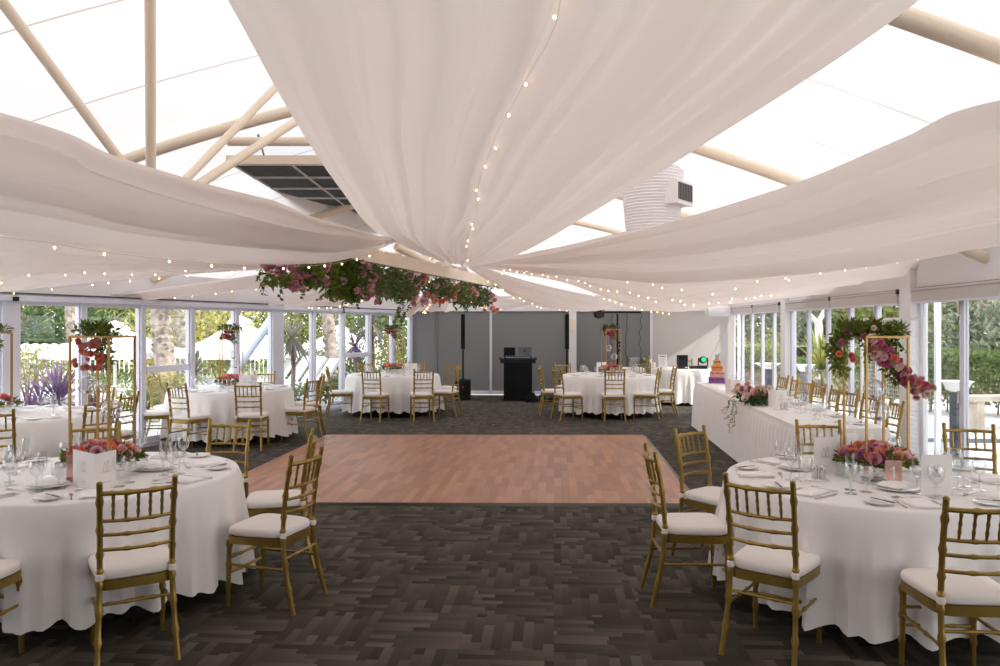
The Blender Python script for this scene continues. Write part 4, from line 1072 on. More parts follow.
# flower arrangement on the head table
t = thing('flower_arrangement', 'low arrangement of peach and blush roses with trailing greens on the head table front', 'flower arrangement', hpt(2.25, .10), math.atan2(-hd.x, hd.y)); r = random.Random(31); b = MB(); iv = MB()
for i in range(13):
    y = -.36 + i * .06; scatter_leaves(b, r, 60, (r.uniform(-.03, .08), y, .08), (.16, .08, .05), .075, .03, .0, .2)
b.build('foliage', 'leaf_dark', t, False)
for y, n in ((.08, 15), (.12, 18), (.04, 12), (.2, 8), (.26, 9)): vine(iv, r, (-.19 - r.uniform(0, .03), y, .04), n, .024, .03, .02)
iv.build('trailing_ivy', 'leaf_grey', t, False)
for i in range(44):
    y = -.38 + .72 * r.random(); add_rose(t, V((r.uniform(-.17, .14), y, .15 + r.uniform(-.05, .055))), r.choice(['rose_peach', 'rose_blush', 'rose_blush', 'rose_cream', 'rose_pink', 'rose_plum']), (-1, -.6 + y * .3, .6), r.choice([.75, .8, .95, 1.3]))

# ================================================================== CAKE, GIFT TABLES, SOUND GEAR
cp = hpt(5.38, .28)
t = thing('tiered_cake', 'four tier cake of purple, pink and orange suitcases with figure topper on the head table', 'cake', cp, -YAW - .1)
def rbox(w, d, z0, z1): return MB().prism(rounded(w / 2, w / 2, d / 2, d / 2, 1, 40, 9), z0, z1)
rbox(.34, .26, 0, .014).build('cake_board', 'china', t, False)
z = .014
for w, d, h, m, nm in ((.26, .19, .098, 'purple', 'tier'), (.225, .165, .096, 'pink', 'tier'), (.175, .14, .088, 'orange', 'tier'), (.11, .11, .094, 'amber', 'tier')):
    o = rbox(w, d, z, z + h - .002).build(nm, m, t, False); o['label'] = m + ' suitcase tier'
    b = MB(); b.box((0, 0, z + h * .62), (w + .003, d + .003, .004)); b.tube([(-.025, -d / 2 - .001, z + h * .66), (-.02, -d / 2 - .014, z + h * .70), (.02, -d / 2 - .014, z + h * .70), (.025, -d / 2 - .001, z + h * .66)], .004, 6)
    for sx in (-1, 1): b.box((sx * w * .33, -d / 2 - .002, z + h * .62), (.016, .006, .02))
    b.build('strap', 'ink', o, False); z += h
b = MB()
for sx, m in ((-.014, 0), (.016, 0)):
    b.lathe([(.001, 0), (.014, .0), (.011, .03), (.014, .055), (.006, .062), (.011, .070), (.012, .082), (.006, .092), (.001, .094)], 12, Matrix.Translation((sx, 0, z)), False)
b.tube([(.016, 0, z + .06), (.035, -.01, z + .085), (.04, -.01, z + .11)], .004, 6)
b.build('topper', 'laptop_grey', t)

def gz(p, z=TOP): return V((p[0], p[1], z))
# left gift table
p = at(663, 368, 17.2); t = thing('framed_sign', 'white upright sign board with dark heading at the back wall table', 'sign', gz((p.x, p.y)), .06)
Mt = Matrix.Rotation(rad(-8), 4, 'X')
MB().box((0, 0, .15), (.20, .012, .29), M=Mt).build('board', 'paper', t, False)
b = MB().box((-.06, -.0072, .26), (.018, .002, .018), M=Mt)
for k in range(8): b.box((-.045 + k * .0155, -.0072, .26), (.010, .002, .022), M=Mt)
for k in range(6): b.box((0, -.0072, .215 - k * .03), (.12 - .02 * (k % 3), .001, .003), M=Mt)
b.build('printed_text', 'ink', t, False)
b = MB(); b.tube([(0, .012, .2), (0, .10, .005)], .008, 6); b.build('easel_leg', 'paper', t)
p = at(633.5, 368, 17.3); t = thing('wishing_well_box', 'clear acrylic card box beside yellow flowers at the back wall table', 'box', gz((p.x, p.y)), 0)
b = MB()
for c_, d_ in (((0, -.125, .12), (.26, .006, .24)), ((0, .125, .12), (.26, .006, .24)), ((-.127, 0, .12), (.006, .244, .24)), ((.127, 0, .12), (.006, .244, .24))): b.box(c_, d_)
b.build('side_panel', 'glassware', t, False); MB().box((0, 0, .244), (.262, .262, .006)).build('lid', 'glassware', t, False)
b = MB(); b.box((.0, .02, .06), (.18, .12, .012), .3); b.box((.02, .0, .075), (.17, .12, .01), -.2); b.build('envelope', 'paper', t, False)
p = at(646.5, 368, 17.1); t = thing('flower_vase', 'small bunch of yellow and white flowers in a glass vase at the back wall', 'vase', gz((p.x, p.y)))
tumbler('vase'); o = bpy.data.objects['vase']; o.parent = t; r = random.Random(4); b = MB(); scatter_leaves(b, r, 70, (0, 0, .15), (.09, .09, .06), .07, .03, .4); b.build('foliage', 'leaf_mid', t, False)
for i in range(7): add_rose(t, V((r.uniform(-.07, .07), -.05, .18 + r.uniform(-.05, .06))), 'rose_cream', (r.uniform(-.4, .4), -1, .4), .7)
MATS['yellow_petal'] = mat('yellow_petal', (.85, .70, .06), .6)
for i in range(5): add_rose(t, V((r.uniform(-.05, .07), -.07, .22 + r.uniform(-.05, .05))), 'yellow_petal', (r.uniform(-.4, .4), -1, .4), .6)
for px, hh, lab in ((650.5, .20, 'tall white pillar candle right of the yellow flowers at the back wall'), (654, .13, 'short white pillar candle beside the white sign board at the back wall')):
    p = at(px, 368.5, 17.05); t = thing('pillar_candle', lab, 'candle', gz((p.x, p.y)))
    MB().lathe([(.001, 0), (.034, 0), (.035, .003), (.035, hh - .004), (.032, hh), (.008, hh - .006), (.001, hh - .006)], 16, cap=False).build('wax_body', 'wax', t)
    MB().tube([(0, 0, hh - .008), (0, 0, hh + .012)], .002, 5).build('wick', 'ink', t)
# corner table: speaker, deck, moving head
p = at(682.3, 369, 16.9); t = thing('loudspeaker', 'small black box loudspeaker standing on the corner table', 'loudspeaker', gz((p.x, p.y)), .1)
MB().prism(rounded(.10, .10, .10, .10, 1, 32, 9), 0, .30).build('cabinet', 'black_plastic', t, False)
MB().box((0, -.1015, .175), (.17, .004, .22)).build('grille', 'speaker_grille', t, False); MB().box((.05, -.1015, .035), (.05, .004, .02)).build('badge', 'silver', t, False)
p = at(694.5, 368.6, 16.85); t = thing('media_player', 'flat black media player between loudspeaker and stage light', 'media player', gz((p.x, p.y)), .05)
MB().box((0, 0, .035), (.20, .16, .06)).build('case', 'black_plastic', t, False); MB().box((0, -.081, .035), (.12, .003, .02)).build('display', 'screen_dim', t, False)
p = at(703, 368.6, 16.85); t = thing('moving_head_light', 'black moving head stage light with green lens on the corner table', 'stage light', gz((p.x, p.y)), -.1)
MB().prism(rounded(.095, .095, .075, .075, 1, 32, 6), 0, .06).build('base', 'black_plastic', t, False)
for s in (-1, 1): MB().box((s * .098, 0, .15), (.018, .06, .18)).build('yoke_arm', 'black_plastic', t, False)
MB().box((0, 0, .066), (.21, .06, .012)).build('yoke_base', 'black_plastic', t, False)
b = MB(); b.tube([(0, .09, .19), (0, .06, .19), (0, -.06, .20), (0, -.10, .205)], [.05, .078, .078, .065], 16); hd_ = b.build('head', 'black_plastic', t)
b = MB(); b.tube([(0, -.10, .205), (0, -.108, .206)], .052, 16); b.build('lens', 'lens_green', hd_)

# column speakers
def column_speaker(px, d, lab):
    p = at(px, HY, d); t = thing('column_speaker', lab, 'loudspeaker', (p.x, p.y, 0), .02)
    b = MB(); b.prism(rounded(.18, .18, .20, .20, 1, 36, 9), 0, .46); sb = b.build('subwoofer', 'black_plastic', t, False)
    MB().box((0, -.203, .24), (.30, .006, .38)).build('grille', 'speaker_grille', sb, False); MB().box((0, -.208, .30), (.025, .004, .05)).build('badge', 'purple', sb, False)
    b = MB(); b.lathe([(.045, .46), (.045, .475), (.022, .49), (.022, 1.16)], 14); b.build('pole', 'black_paint', t)
    b = MB(); b.prism(rounded(.048, .048, .05, .05, 1, 28, 6), 1.16, 1.96); tw = b.build('column', 'black_plastic', t, False)
    MB().box((0, -.052, 1.56), (.078, .004, .76)).build('grille', 'speaker_grille', tw, False)
column_speaker(463, 17.7, 'tall black column speaker on a subwoofer left of the music booth')
column_speaker(567, 17.6, 'tall black column speaker in front of the white column right of the music booth')
# booth
bp_ = at(518, HY, 17.6); t = thing('music_booth', 'black draped disc jockey booth with wide top in front of the grey wall', 'booth', (bp_.x, bp_.y, 0), -.03)
b = MB()
def bw(u, v):
    a = u * 4; k = int(a) % 4; f = a - int(a); w, d = .32, .25; cs = [(-w, -d), (w, -d), (w, d), (-w, d)]; x = cs[k][0] + (cs[(k + 1) % 4][0] - cs[k][0]) * f; y = cs[k][1] + (cs[(k + 1) % 4][1] - cs[k][1]) * f
    return (x * (1 + .01 * math.sin(u * 90) * (1 - v)), y * (1 + .02 * math.sin(u * 70) * (1 - v)), .02 + .84 * v)
b.grid(bw, 80, 8); b.build('front_cloth', 'black_cloth', t)
MB().box((0, 0, .90), (.80, .56, .09)).build('deck', 'black_paint', t, False)
b = MB(); b.tube([(-.41, -.25, .95), (-.41, .25, .95)], .02, 6); b.tube([(.41, -.25, .95), (.41, .25, .95)], .02, 6); b.build('side_rail', 'black_paint', t)
t2 = thing('mixing_console', 'low black and grey mixing console lying across the booth top', 'mixer', (bp_.x, bp_.y - .05, .946), -.03)
MB().box((0, 0, .03), (.62, .34, .058)).build('case', 'black_plastic', t2, False)
b = MB(); b.box((0, -.172, .035), (.56, .004, .028))
for k in range(9): b.lathe([(.012, .058), (.011, .075), (.001, .076)], 8, Matrix.Translation((-.26 + k * .065, -.1, 0)), False)
b.build('control_panel', 'laptop_grey', t2, False)
def laptop(px, py, d, w, h, mt, lab, cat, logo):
    p = at(px, py, d); t = thing('laptop', lab, cat, (p.x, p.y, 1.006), -.03)
    MB().box((0, .10, .008), (w, .20, .014)).build('keyboard_base', mt, t, False); M = Matrix.Translation((0, .0, .012)) @ Matrix.Rotation(rad(14), 4, 'X')
    l = MB().box((0, 0, h / 2), (w, .008, h), M=M).build('screen_lid', mt, t, False)
    if logo:
        b = MB(); n = 14; b.add([(0, -.0046, h * .52)] + [(.022 * math.cos(2 * PI * i / n), -.0046, h * .52 + .022 * math.sin(2 * PI * i / n)) for i in range(n)], [(0, 1 + i, 1 + (i + 1) % n) for i in range(n)], M); b.build('round_emblem', 'ink', l, False)
laptop(524.5, 349, 17.5, .32, .21, 'laptop_grey', 'open silver grey laptop with dark round emblem on the booth', 'laptop', True)
laptop(509.5, 349, 17.5, .26, .19, 'black_plastic', 'black laptop or controller screen standing on the booth, left of the silver one', 'laptop', False)
# bag and boxes on floor by booth
p = at(532, HY, 17.12); t = thing('equipment_bag', 'soft black equipment bag on the carpet beside the booth', 'bag', (p.x, p.y, 0), .2)
b = MB(); b.grid(lambda u, v: ((.13 + .02 * math.sin(7 * v)) * math.cos(2 * PI * u) * (1 - .75 * v ** 3), .11 * math.sin(2 * PI * u) * (1 - .75 * v ** 3), .20 * v ** .8 + .015 * math.sin(4 * PI * u) * v), 24, 10); b.build('body', 'black_cloth', t)
b = MB(); b.tube([(-.06, 0, .16), (-.04, 0, .24), (.04, 0, .24), (.06, 0, .16)], .008, 6); b.build('handle', 'black_cloth', t)
p = at(542.5, HY, 17.15); t = thing('power_box', 'squat black power box on the carpet right of the equipment bag', 'box', (p.x, p.y, 0), -.2)
MB().prism(rounded(.07, .07, .08, .08, 1, 24, 7), 0, .15).build('case', 'black_plastic', t, False); b = MB(); b.tube([(-.04, 0, .15), (-.03, 0, .19), (.03, 0, .19), (.04, 0, .15)], .008, 6); b.build('handle', 'black_plastic', t)
p = at(550.5, HY, 17.1); t = thing('power_box', 'smaller black power box on the carpet nearest the far right table', 'box', (p.x, p.y, 0), .1)
MB().prism(rounded(.05, .05, .06, .06, 1, 24, 7), 0, .10).build('case', 'black_plastic', t, False); b = MB(); b.tube([(-.03, 0, .10), (-.02, 0, .13), (.02, 0, .13), (.03, 0, .10)], .006, 6); b.build('handle', 'black_plastic', t)
# lighting stand
p = at(617.5, HY, 18.15); t = thing('lighting_stand', 'tall black lighting stand with cross bar behind the far right table', 'stand', (p.x, p.y, 0))
b = MB(); b.lathe([(.028, .3), (.028, 1.1), (.022, 1.1), (.022, 1.98)], 10); b.build('pole', 'black_paint', t)
for k in range(3):
    a = k * 2.1 + .4; d = V((math.cos(a), math.sin(a), 0)); MB().tube([d * .02 + V((0, 0, .62)), d * .33 + V((0, 0, .02))], .014, 6).build('leg', 'black_paint', t)
MB().box((.02, 0, 2.015), (1.05, .05, .05)).build('cross_bar', 'black_paint', t, False)
b = MB(); b.box((.03, -.03, 1.30), (.10, .07, .05)); b.box((.05, -.03, 1.22), (.04, .06, .05)); b.box((.03, -.03, 1.12), (.07, .06, .04)); b.build('clamp', 'black_plastic', t, False)
def stage_spot(loc, rz, lab, tilt=-.2, k=1.0, lensm='screen_dim'):
    t = thing('stage_spotlight', lab, 'stage light', loc, rz); M = Matrix.Rotation(tilt, 4, 'X') @ Matrix.Scale(k, 4)
    b = MB(); b.tube([M @ V((0, .12, 0)), M @ V((0, .09, 0)), M @ V((0, -.10, 0)), M @ V((0, -.13, 0))], [.05 * k, .085 * k, .085 * k, .098 * k], 16); bo = b.build('body', 'black_plastic', t)
    b = MB(); b.tube([M @ V((0, -.13, 0)), M @ V((0, -.136, 0))], .082 * k, 16); b.build('lens', lensm, bo)
    b = MB(); b.tube([(-.12 * k, 0, 0), (-.12 * k, 0, .10 * k), (0, 0, .13 * k), (.12 * k, 0, .10 * k), (.12 * k, 0, 0)], .011, 6); b.build('bracket', 'black_paint', t)
    MB().box((0, .0, .0), (.225 * k, .10 * k, .13 * k)).build('housing', 'black_plastic', t, False)
q = at(599, HY, 18.0); stage_spot((q.x, q.y, 1.955), 0, 'black stage spotlight on the left end of the cross bar by the grey wall', -.1, 1.0)
q = beam(494.5); stage_spot((q.x + .10, q.y - .22, q.z - .02), 1.0, 'black spotlight with lit face clamped at the far end of the garland beam', -.15, .72, 'spot_lens')
# hanging cables on the back wall
def cable(pts, lab, r_=.007, mt='cable'):
    o = MB().tube(pts, r_, 5).build('hanging_cable', mt); tag(o, lab, 'cable')
def wavy(px, z0, z1, off, n=22, a=.02):
    q = WB(px, off); return [V((q.x + a * math.sin(i * 1.25) + .02 * math.sin(i * .4), q.y, z0 + (z1 - z0) * i / n)) for i in range(n + 1)]
cable(wavy(611, 2.0, .95, .08), 'dark wavy cable on the grey wall left of the lighting stand pole')
cable(wavy(626, 2.0, .5, .08, a=.012), 'dark nearly straight cable on the grey wall right of the lighting stand pole')
cable(wavy(640, 2.02, .8, .08, a=.028), 'dark kinked cable on the grey wall above the card box')
q = WR(18.05, .10); cable([V((q.x - .55 * i / 22 + .012 * math.sin(i * 1.4), q.y + .18, 1.95 - 1.15 * (i / 22) ** .9)) for i in range(23)], 'thin grey blind cord slanting down in the back right corner', .006, 'laptop_grey')
p = at(1.5, 294, 9.0); o = MB().box(WL(10.72, .12, 2.0), (.05, .04, .05)).build('ceiling_sensor', 'black_plastic', smooth=False); tag(o, 'tiny black sensor on the header above the left white window post', 'sensor')

# white wire mesh screen in front of the right post
ma, mb_ = WR(10.15, .20), WR(8.55, .15); t = thing('mesh_screen', 'white wire mesh screen panel leaning along the right glass doors behind the pink stand', 'screen', ma)
d = mb_ - ma; L = d.length; Mm = Matrix.Rotation(math.atan2(d.y, d.x), 4, 'Z')
b = MB()
for x in (0, L): b.box((x, 0, .90), (.03, .03, 1.78), M=Mm)
for z in (.05, 1.775): b.box((L / 2, 0, z), (L, .03, .03), M=Mm)
b.build('frame', 'white_paint', t, False); b = MB()
n = int(L / .05)
for i in range(1, n): b.box((L * i / n, 0, .90), (.004, .004, 1.74), M=Mm)
for i in range(1, 34): b.box((L / 2, .004, .05 + i * .0515), (L, .004, .004), M=Mm)
b.build('wire_mesh', 'white_paint', t, False)

# ================================================================== OUTSIDE
ro = random.Random(12)
def blob_tree(loc, h, rx, rz_, leafm, barkm, lab, n=1600, ls=.22, name='garden_tree', cat='tree', trunk=.12, low=.0):
    t = thing(name, lab, cat, loc); r = random.Random(hash(lab) % 99991 if False else sum(map(ord, lab))); b = MB()
    if low == 0: h = min(h, 4.2)
    for k in range(9):
        a = r.uniform(0, 6.28); q = r.uniform(.1, .85); c = (math.cos(a) * rx * q, math.sin(a) * rx * q, h * low + (h - h * low) * r.uniform(.12, .8))
        scatter_leaves(b, r, n // 9, c, (rx * .55, rx * .55, rz_ * .42), ls, ls * .55, .3, .35)
    b.build('foliage', leafm, t, False)
    bt = MB(); bt.tube([(0, 0, -.12), (.03, 0, h * .2), (.0, .04, h * .45), (.05, 0, h * .75)], [trunk * 1.2, trunk, trunk * .8, trunk * .4], 9)
    for k in range(4):
        a = k * 1.6 + r.random(); bt.tube([(0, .02, h * (.3 + .08 * k)), (math.cos(a) * rx * .3, math.sin(a) * rx * .3, h * .6), (math.cos(a) * rx * .55, math.sin(a) * rx * .55, h * .8)], [trunk * .6, trunk * .35, trunk * .15], 6)
    bt.build('trunk', barkm, t)
    return t
def bush(loc, w, h, leafm, lab, n=700, ls=.10, name='garden_bush'):
    t = thing(name, lab, 'bush', loc); r = random.Random(sum(map(ord, lab))); b = MB()
    for k in range(7): scatter_leaves(b, r, n // 7, (r.uniform(-.4, .4) * w, r.uniform(-.4, .4) * w, h * r.uniform(.3, .65)), (w * .4, w * .4, h * .38), ls, ls * .55, .4, .3)
    b.build('foliage', leafm, t, False)
    bt = MB()
    for k in range(4): a = k * 1.57 + .3; bt.tube([(0, 0, -.12), (math.cos(a) * w * .2, math.sin(a) * w * .2, h * .6)], [.03, .012], 5)
    bt.build('stem', 'bark', t)
    return t
def blade_plant(loc, stem, L, n, leafm, lab, w=.05, barkm='bark', droop=.5, name='spiky_plant', up0=-.3):
    t = thing(name, lab, 'plant', loc); r = random.Random(sum(map(ord, lab))); b = MB()
    for k in range(n):
        a = r.uniform(0, 6.28); el = r.uniform(up0, 1.35); d = V((math.cos(a) * math.cos(el), math.sin(a) * math.cos(el), math.sin(el))); l = L * r.uniform(.7, 1.1); s = V((-d.y, d.x, 0)); s.normalize()
        P = []
        for i in range(6):
            f = i / 5; q = V((0, 0, stem)) + d * l * f + V((0, 0, -droop * l * f * f * math.cos(el) * .6)); ww = w * (.5 + 1.6 * f * (1 - f) ** .6) * (1 - f ** 4); P.append((q - s * ww / 2, q + s * ww / 2))
        bb = len(b.v)
        for x, y in P: b.v += [x, y]
        for i in range(5): b.f.append((bb + 2 * i, bb + 2 * i + 1, bb + 2 * i + 3, bb + 2 * i + 2))
    b.build('foliage', leafm, t, False)
    MB().tube([(0, 0, -.12), (.03, .02, stem * .5), (0, 0, stem)], [.06, .05, .05], 8).build('trunk', barkm, t)
    return t
def palm(loc, h, r_, lab, crown=True):
    t = thing('palm_tree', lab, 'palm tree', loc); n = 40; P = []; R = []
    for i in range(n + 1): P.append(V((.05 * math.sin(i * .2), 0, -.12 + h * i / n))); R.append(r_ * (1.0 + .13 * (i % 2) + .06 * math.sin(i * 2.7)))
    MB().tube(P, R, 14).build('trunk', 'palm_bark', t)
    rr = random.Random(sum(map(ord, lab))); b = MB()
    for i in range(170):   # old leaf stubs on the trunk
        a = rr.uniform(0, 6.28); z = rr.uniform(.3, h); b.leaf(V((math.cos(a) * r_ * .95, math.sin(a) * r_ * .95, z)), V((math.cos(a) * .7, math.sin(a) * .7, .9)), V((0, 0, 1)), .16, .12)
    b.build('leaf_stubs', 'palm_bark', t, False)
    b = MB()
    for k in range(34):
        a = rr.uniform(0, 6.28); el = rr.uniform(-.9, 1.1); d = V((math.cos(a) * math.cos(el), math.sin(a) * math.cos(el), math.sin(el))); L = rr.uniform(1.6, 2.3); q = V((0, 0, h)); 
        for i in range(16):
            f = i / 16; q2 = V((0, 0, h)) + d * L * f + V((0, 0, -.9 * L * f * f * .6)); tn = (q2 - q); q = q2
            if i < 2: continue
            s = V((-d.y, d.x, 0)); s.normalize()
            for sg in (-1, 1): b.leaf(q, s * sg + d * .6 + V((0, 0, -.35)), V((0, 0, 1)), .5 * (1 - f * .6), .035)
    b.build('fronds', 'leaf_palm', t, False)
    return t
def gl(px, d): p = at(px, HY, d); return (p.x, p.y, 0)
# left garden
palm(gl(163, 17.0), 3.6, .20, 'thick shaggy palm trunk behind the window pane with the low rail')
palm(gl(329.5, 21.5), 4.2, .165, 'rough palm trunk beyond the windows near the back left corner')
palm(gl(72, 22.5), 3.9, .135, 'slim pale palm trunk beside the white umbrella')
palm(gl(181, 24.0), 4.4, .16, 'far palm trunk behind the thick shaggy one')
for px, d, h, rx, m, lab in ((12, 27, 4.6, 3.0, 'leaf_dark', 'dense dark green tree beyond the leftmost window pane'), (42, 30, 5.2, 3.4, 'leaf_mid', 'broad mid green tree behind the tan rock wall'),
                             (92, 33, 5.4, 3.6, 'leaf_grey', 'grey green tree behind the white umbrella peak'), (118, 30, 4.8, 3.2, 'leaf_dark', 'dark tree right of the white umbrella peak'), (150, 35, 5.0, 3.4, 'leaf_mid', 'green tree behind the thick palm trunk'),
                             (205, 28, 5.0, 2.9, 'leaf_yellow', 'yellow leaved tree behind the flower stand by the windows'), (196, 34, 3.7, 2.6, 'leaf_dark', 'dark round tree below the yellow leaved one'), (248, 33, 5.6, 3.2, 'leaf_palm', 'golden green tree behind the diagonal strut'),
                             (300, 34, 5.4, 3.4, 'leaf_bright', 'sunlit tree beyond the brown headed cordyline'), (352, 33, 5.0, 3.3, 'leaf_mid', 'green tree beyond the window with the second low rail'), (392, 29, 4.9, 2.4, 'leaf_mid', 'leafy green tree beyond the last left pane'),
                             (-60, 26, 5, 3.2, 'leaf_mid', 'green tree outside beyond the left picture edge')):
    blob_tree(gl(px, d), h, rx, 3.0, m, 'bark', lab, n=3000, ls=.24)
for px, d, w, h, m, lab in ((27, 18.0, 1.3, 1.25, 'leaf_bright', 'clipped bright green hedge block at the far left window'), (146, 14.6, .55, .80, 'leaf_bright', 'round yellow green bush under the white umbrella'), (176, 16, .6, .85, 'leaf_yellow', 'yellow bush right of the thick palm trunk'),
                            (150, 21, .7, 1.3, 'leaf_yellow', 'golden bush left of the thick palm trunk'), (305, 24, 1.2, 1.1, 'leaf_mid', 'green bush behind the white sun loungers'), (388, 19.6, .9, 1.5, 'leaf_bright', 'sunlit bush outside the last pane before the grey wall'),
                            (403, 20.6, .7, 1.9, 'leaf_mid', 'tall leafy bush against the glass at the back left corner'), (355, 20.5, .9, .9, 'leaf_mid', 'low green bush under the dark spiky plant'), (340, 25, 1.2, 1.5, 'leaf_bright', 'pale green bush right of the rough palm trunk'),
                            (220, 22, 1.4, 1.2, 'leaf_palm', 'fan leaved bush behind the window flower stand'), (105, 21, 1.5, .5, 'leaf_mid', 'low planting under the white umbrella pole'), (300, 21, .9, .7, 'leaf_grey', 'grey green low planting before the pool fence')):
    bush(gl(px, d), w, h, m, lab)
# hedge strip and dark bed next to the glass
def hedge(a, b_, w, h, leafm, lab, n=1500, ls=.09):
    a, b_ = V(a), V(b_); t = thing('clipped_hedge', lab, 'hedge', (a + b_) / 2); r = random.Random(sum(map(ord, lab))); bb = MB(); d = (b_ - a) / 2; s = V((-d.y, d.x, 0)).normalized() * w / 2
    for _ in range(n):
        p = d * r.uniform(-1, 1) + s * r.uniform(-1, 1) + V((0, 0, h * (1 - r.random() ** 2 * .95))); bb.leaf(p, rnd_dir(r, .5), rnd_dir(r), ls * r.uniform(.7, 1.3), ls * .55)
    bb.build('foliage', leafm, t, False); bt = MB(); L = d.length
    for i in range(8): q = d * (-.9 + 1.8 * i / 7); bt.tube([q + V((0, 0, -.12)), q + V((.03, 0, h * .6))], [.02, .01], 5)
    bt.build('stem', 'bark', t)
hedge(WL(4.9, -1.25), WL(3.1, -1.25), .5, .34, 'leaf_mid', 'low clipped hedge outside the windows behind the right of the middle table')
hedge(WL(2.9, -1.1), WL(.4, -1.2), .6, .40, 'leaf_mid', 'low clipped hedge outside the windows near the back left corner')
b = MB(); q0, q1, q2, q3 = WL(6.2, -.16), WL(1.4, -.16), WL(1.4, -.85), WL(6.2, -.85); b.add([q + V((0, 0, -.085)) for q in (q0, q1, q2, q3)], [(0, 1, 2, 3)]); struct(b.build('garden_bed', 'slate', smooth=False))
b = MB(); b.add([V((x, y, -.10)) for x, y in ((-26, 21), (-6.5, 23), (-6.0, 40), (-30, 40))], [(0, 1, 2, 3)]); struct(b.build('lawn', 'lawn', smooth=False))
b = MB(); b.add([V((x, y, -.10)) for x, y in ((-9.2, 9.5), (-6.6, 13.2), (-7.6, 13.6), (-10.6, 10))], [(0, 1, 2, 3)]); struct(b.build('garden_bed', 'soil', smooth=False))
# purple and dark spiky plants
for px, d, st, L, n, m, lab, w in ((58, 12.6, .45, 1.0, 95, 'leaf_purple', 'big purple cordyline with arching blades outside the left window', .045), (30, 11.6, .25, .55, 60, 'leaf_purple', 'low purple cordyline at the bottom of the left window', .04),
                                   (40, 13.6, .35, .65, 50, 'leaf_purple', 'purple cordyline behind the lower left one', .04), (98, 12.6, .30, .65, 50, 'leaf_purple', 'purple cordyline right of the big one', .04), (86, 14.5, .4, .5, 40, 'leaf_spike', 'grey spiky plant between two purple cordylines', .04),
                                   (193, 14.2, .75, .62, 80, 'leaf_spike', 'dark spiky plant behind the window flower stand', .035), (292, 17.2, 1.42, .70, 130, 'leaf_spike', 'brown headed cordyline tree on a thin trunk', .035), (372, 20.2, 1.75, .85, 130, 'leaf_spike', 'tall grey green cordyline tree near the back left corner', .04),
                                   (355, 19.8, 1.15, .62, 60, 'leaf_purple', 'dark purple spiky plant between rough palm and grey cordyline', .05), (170, 13.2, .35, .5, 50, 'leaf_grey', 'low strappy plant under the thick palm', .035), (228, 16.5, .3, .6, 50, 'leaf_palm', 'low palm like plant behind the middle table', .05)):
    t_ = blade_plant(gl(px, d), st, L, n, m, lab, w, up0=-.9 if st > 1.0 else -.2)
# umbrellas, loungers, fence, strut
def umbrella(loc, R, z0, z1, lab, flap=True):
    t = thing('market_umbrella', lab, 'umbrella', loc, .5); b = MB(); n = 8
    prof = [(0.02, z1), (R * .12, z1 - (z1 - z0) * .10), (R * .5, z1 - (z1 - z0) * .55), (R, z0), (R, z0 - .14)]
    b.lathe(prof, n, cap=False); b.build('canopy', 'canvas_white', t, False)
    b = MB(); b.lathe([(.015, z1 + .12), (R * .16, z1 + .02), (R * .22, z1 - .10)], n, cap=False); b.build('top_flap', 'canvas_white', t, False)
    MB().tube([(0, 0, -.12), (0, 0, z1)], .035, 8).build('pole', 'white_paint', t)
    b = MB()
    for k in range(n): a = 2 * PI * k / n; b.tube([(0, 0, z1 - .1), (R * .97 * math.cos(a), R * .97 * math.sin(a), z0 + .01)], .012, 5)
    b.build('ribs', 'white_paint', t); MB().lathe([(.28, -.12), (.28, -.02), (.06, 0), (.05, .2)], 16).build('base', 'stone', t)
umbrella(gl(115, 18.0), 1.55, 1.10, 1.70, 'white market umbrella with small top flap outside the left windows')
umbrella(gl(240, 20.6), 1.6, 1.0, 1.85, 'white market umbrella behind the diagonal outside strut')
umbrella(gl(340, 27.0), 1.55, .95, 1.62, 'white market umbrella behind the rough palm trunk')
def lounger(loc, rz, lab):
    t = thing('sun_lounger', lab, 'sun lounger', loc, rz)
    MB().box((0, -.45, .30), (.62, 1.2, .06)).build('seat', 'canvas_white', t, False); M = Matrix.Translation((0, .15, .30)) @ Matrix.Rotation(rad(55), 4, 'X')
    MB().box((0, .38, 0), (.62, .76, .06), M=M).build('backrest', 'canvas_white', t, False)
    for x in (-.27, .27):
        for y in (-.95, .1): MB().box((x, y, .08), (.05, .05, .40)).build('leg', 'white_paint', t, False)
for px, d, rz, lab in ((311, 17.6, -1.0, 'white sun lounger nearest the thin cordyline trunk'), (299, 18.45, -1.0, 'white sun lounger second from the thin cordyline trunk'), (286, 19.3, -1.0, 'white sun lounger behind the wide white window post'), (273, 20.15, -1.0, 'white sun lounger farthest left, by the wide white window post')):
    lounger(gl(px, d), rz, lab)
b = MB(); fa, fb = V((-14.5, 20.5, 0)), V((-4.2, 24.5, 0)); n = 90
for i in range(n + 1): q = fa.lerp(fb, i / n); b.box((q.x, q.y, .45), (.02, .02, 1.1))
for z in (.05, .98): b.seg(fa, fb, z - .02, z + .02, .03)
o = b.build('pool_fence', 'frame_white', smooth=False); tag(o, 'thin pale pool fence crossing the left garden', 'fence')
b = MB(); fa, fb = V(gl(205, 15.2)), V(gl(246, 16.6)); n = 9
for i in range(n + 1): q = fa.lerp(fb, i / n); b.box((q.x, q.y, .25), (.07, .04, .75), .3)
for z in (.02, .55): b.seg(fa, fb, z - .03, z + .03, .04)
o = b.build('picket_gate', 'canvas_white', smooth=False); tag(o, 'white picket gate outside under the diagonal strut', 'gate')
s0, s1 = at(238, 366, 13.9), at(274, 316, 14.6); o = MB().tube([s0 + (s0 - s1) * .9, s0, s1, s1 + (s1 - s0) * .35], .085, 12).build('brace_strut', 'strut_blue'); tag(o, 'thick pale blue diagonal steel brace outside the windows', 'brace')
r = random.Random(8)
t = thing('rock_wall', 'tan rock wall behind the purple plants in the left garden', 'rock wall', gl(36, 22)); b = MB()
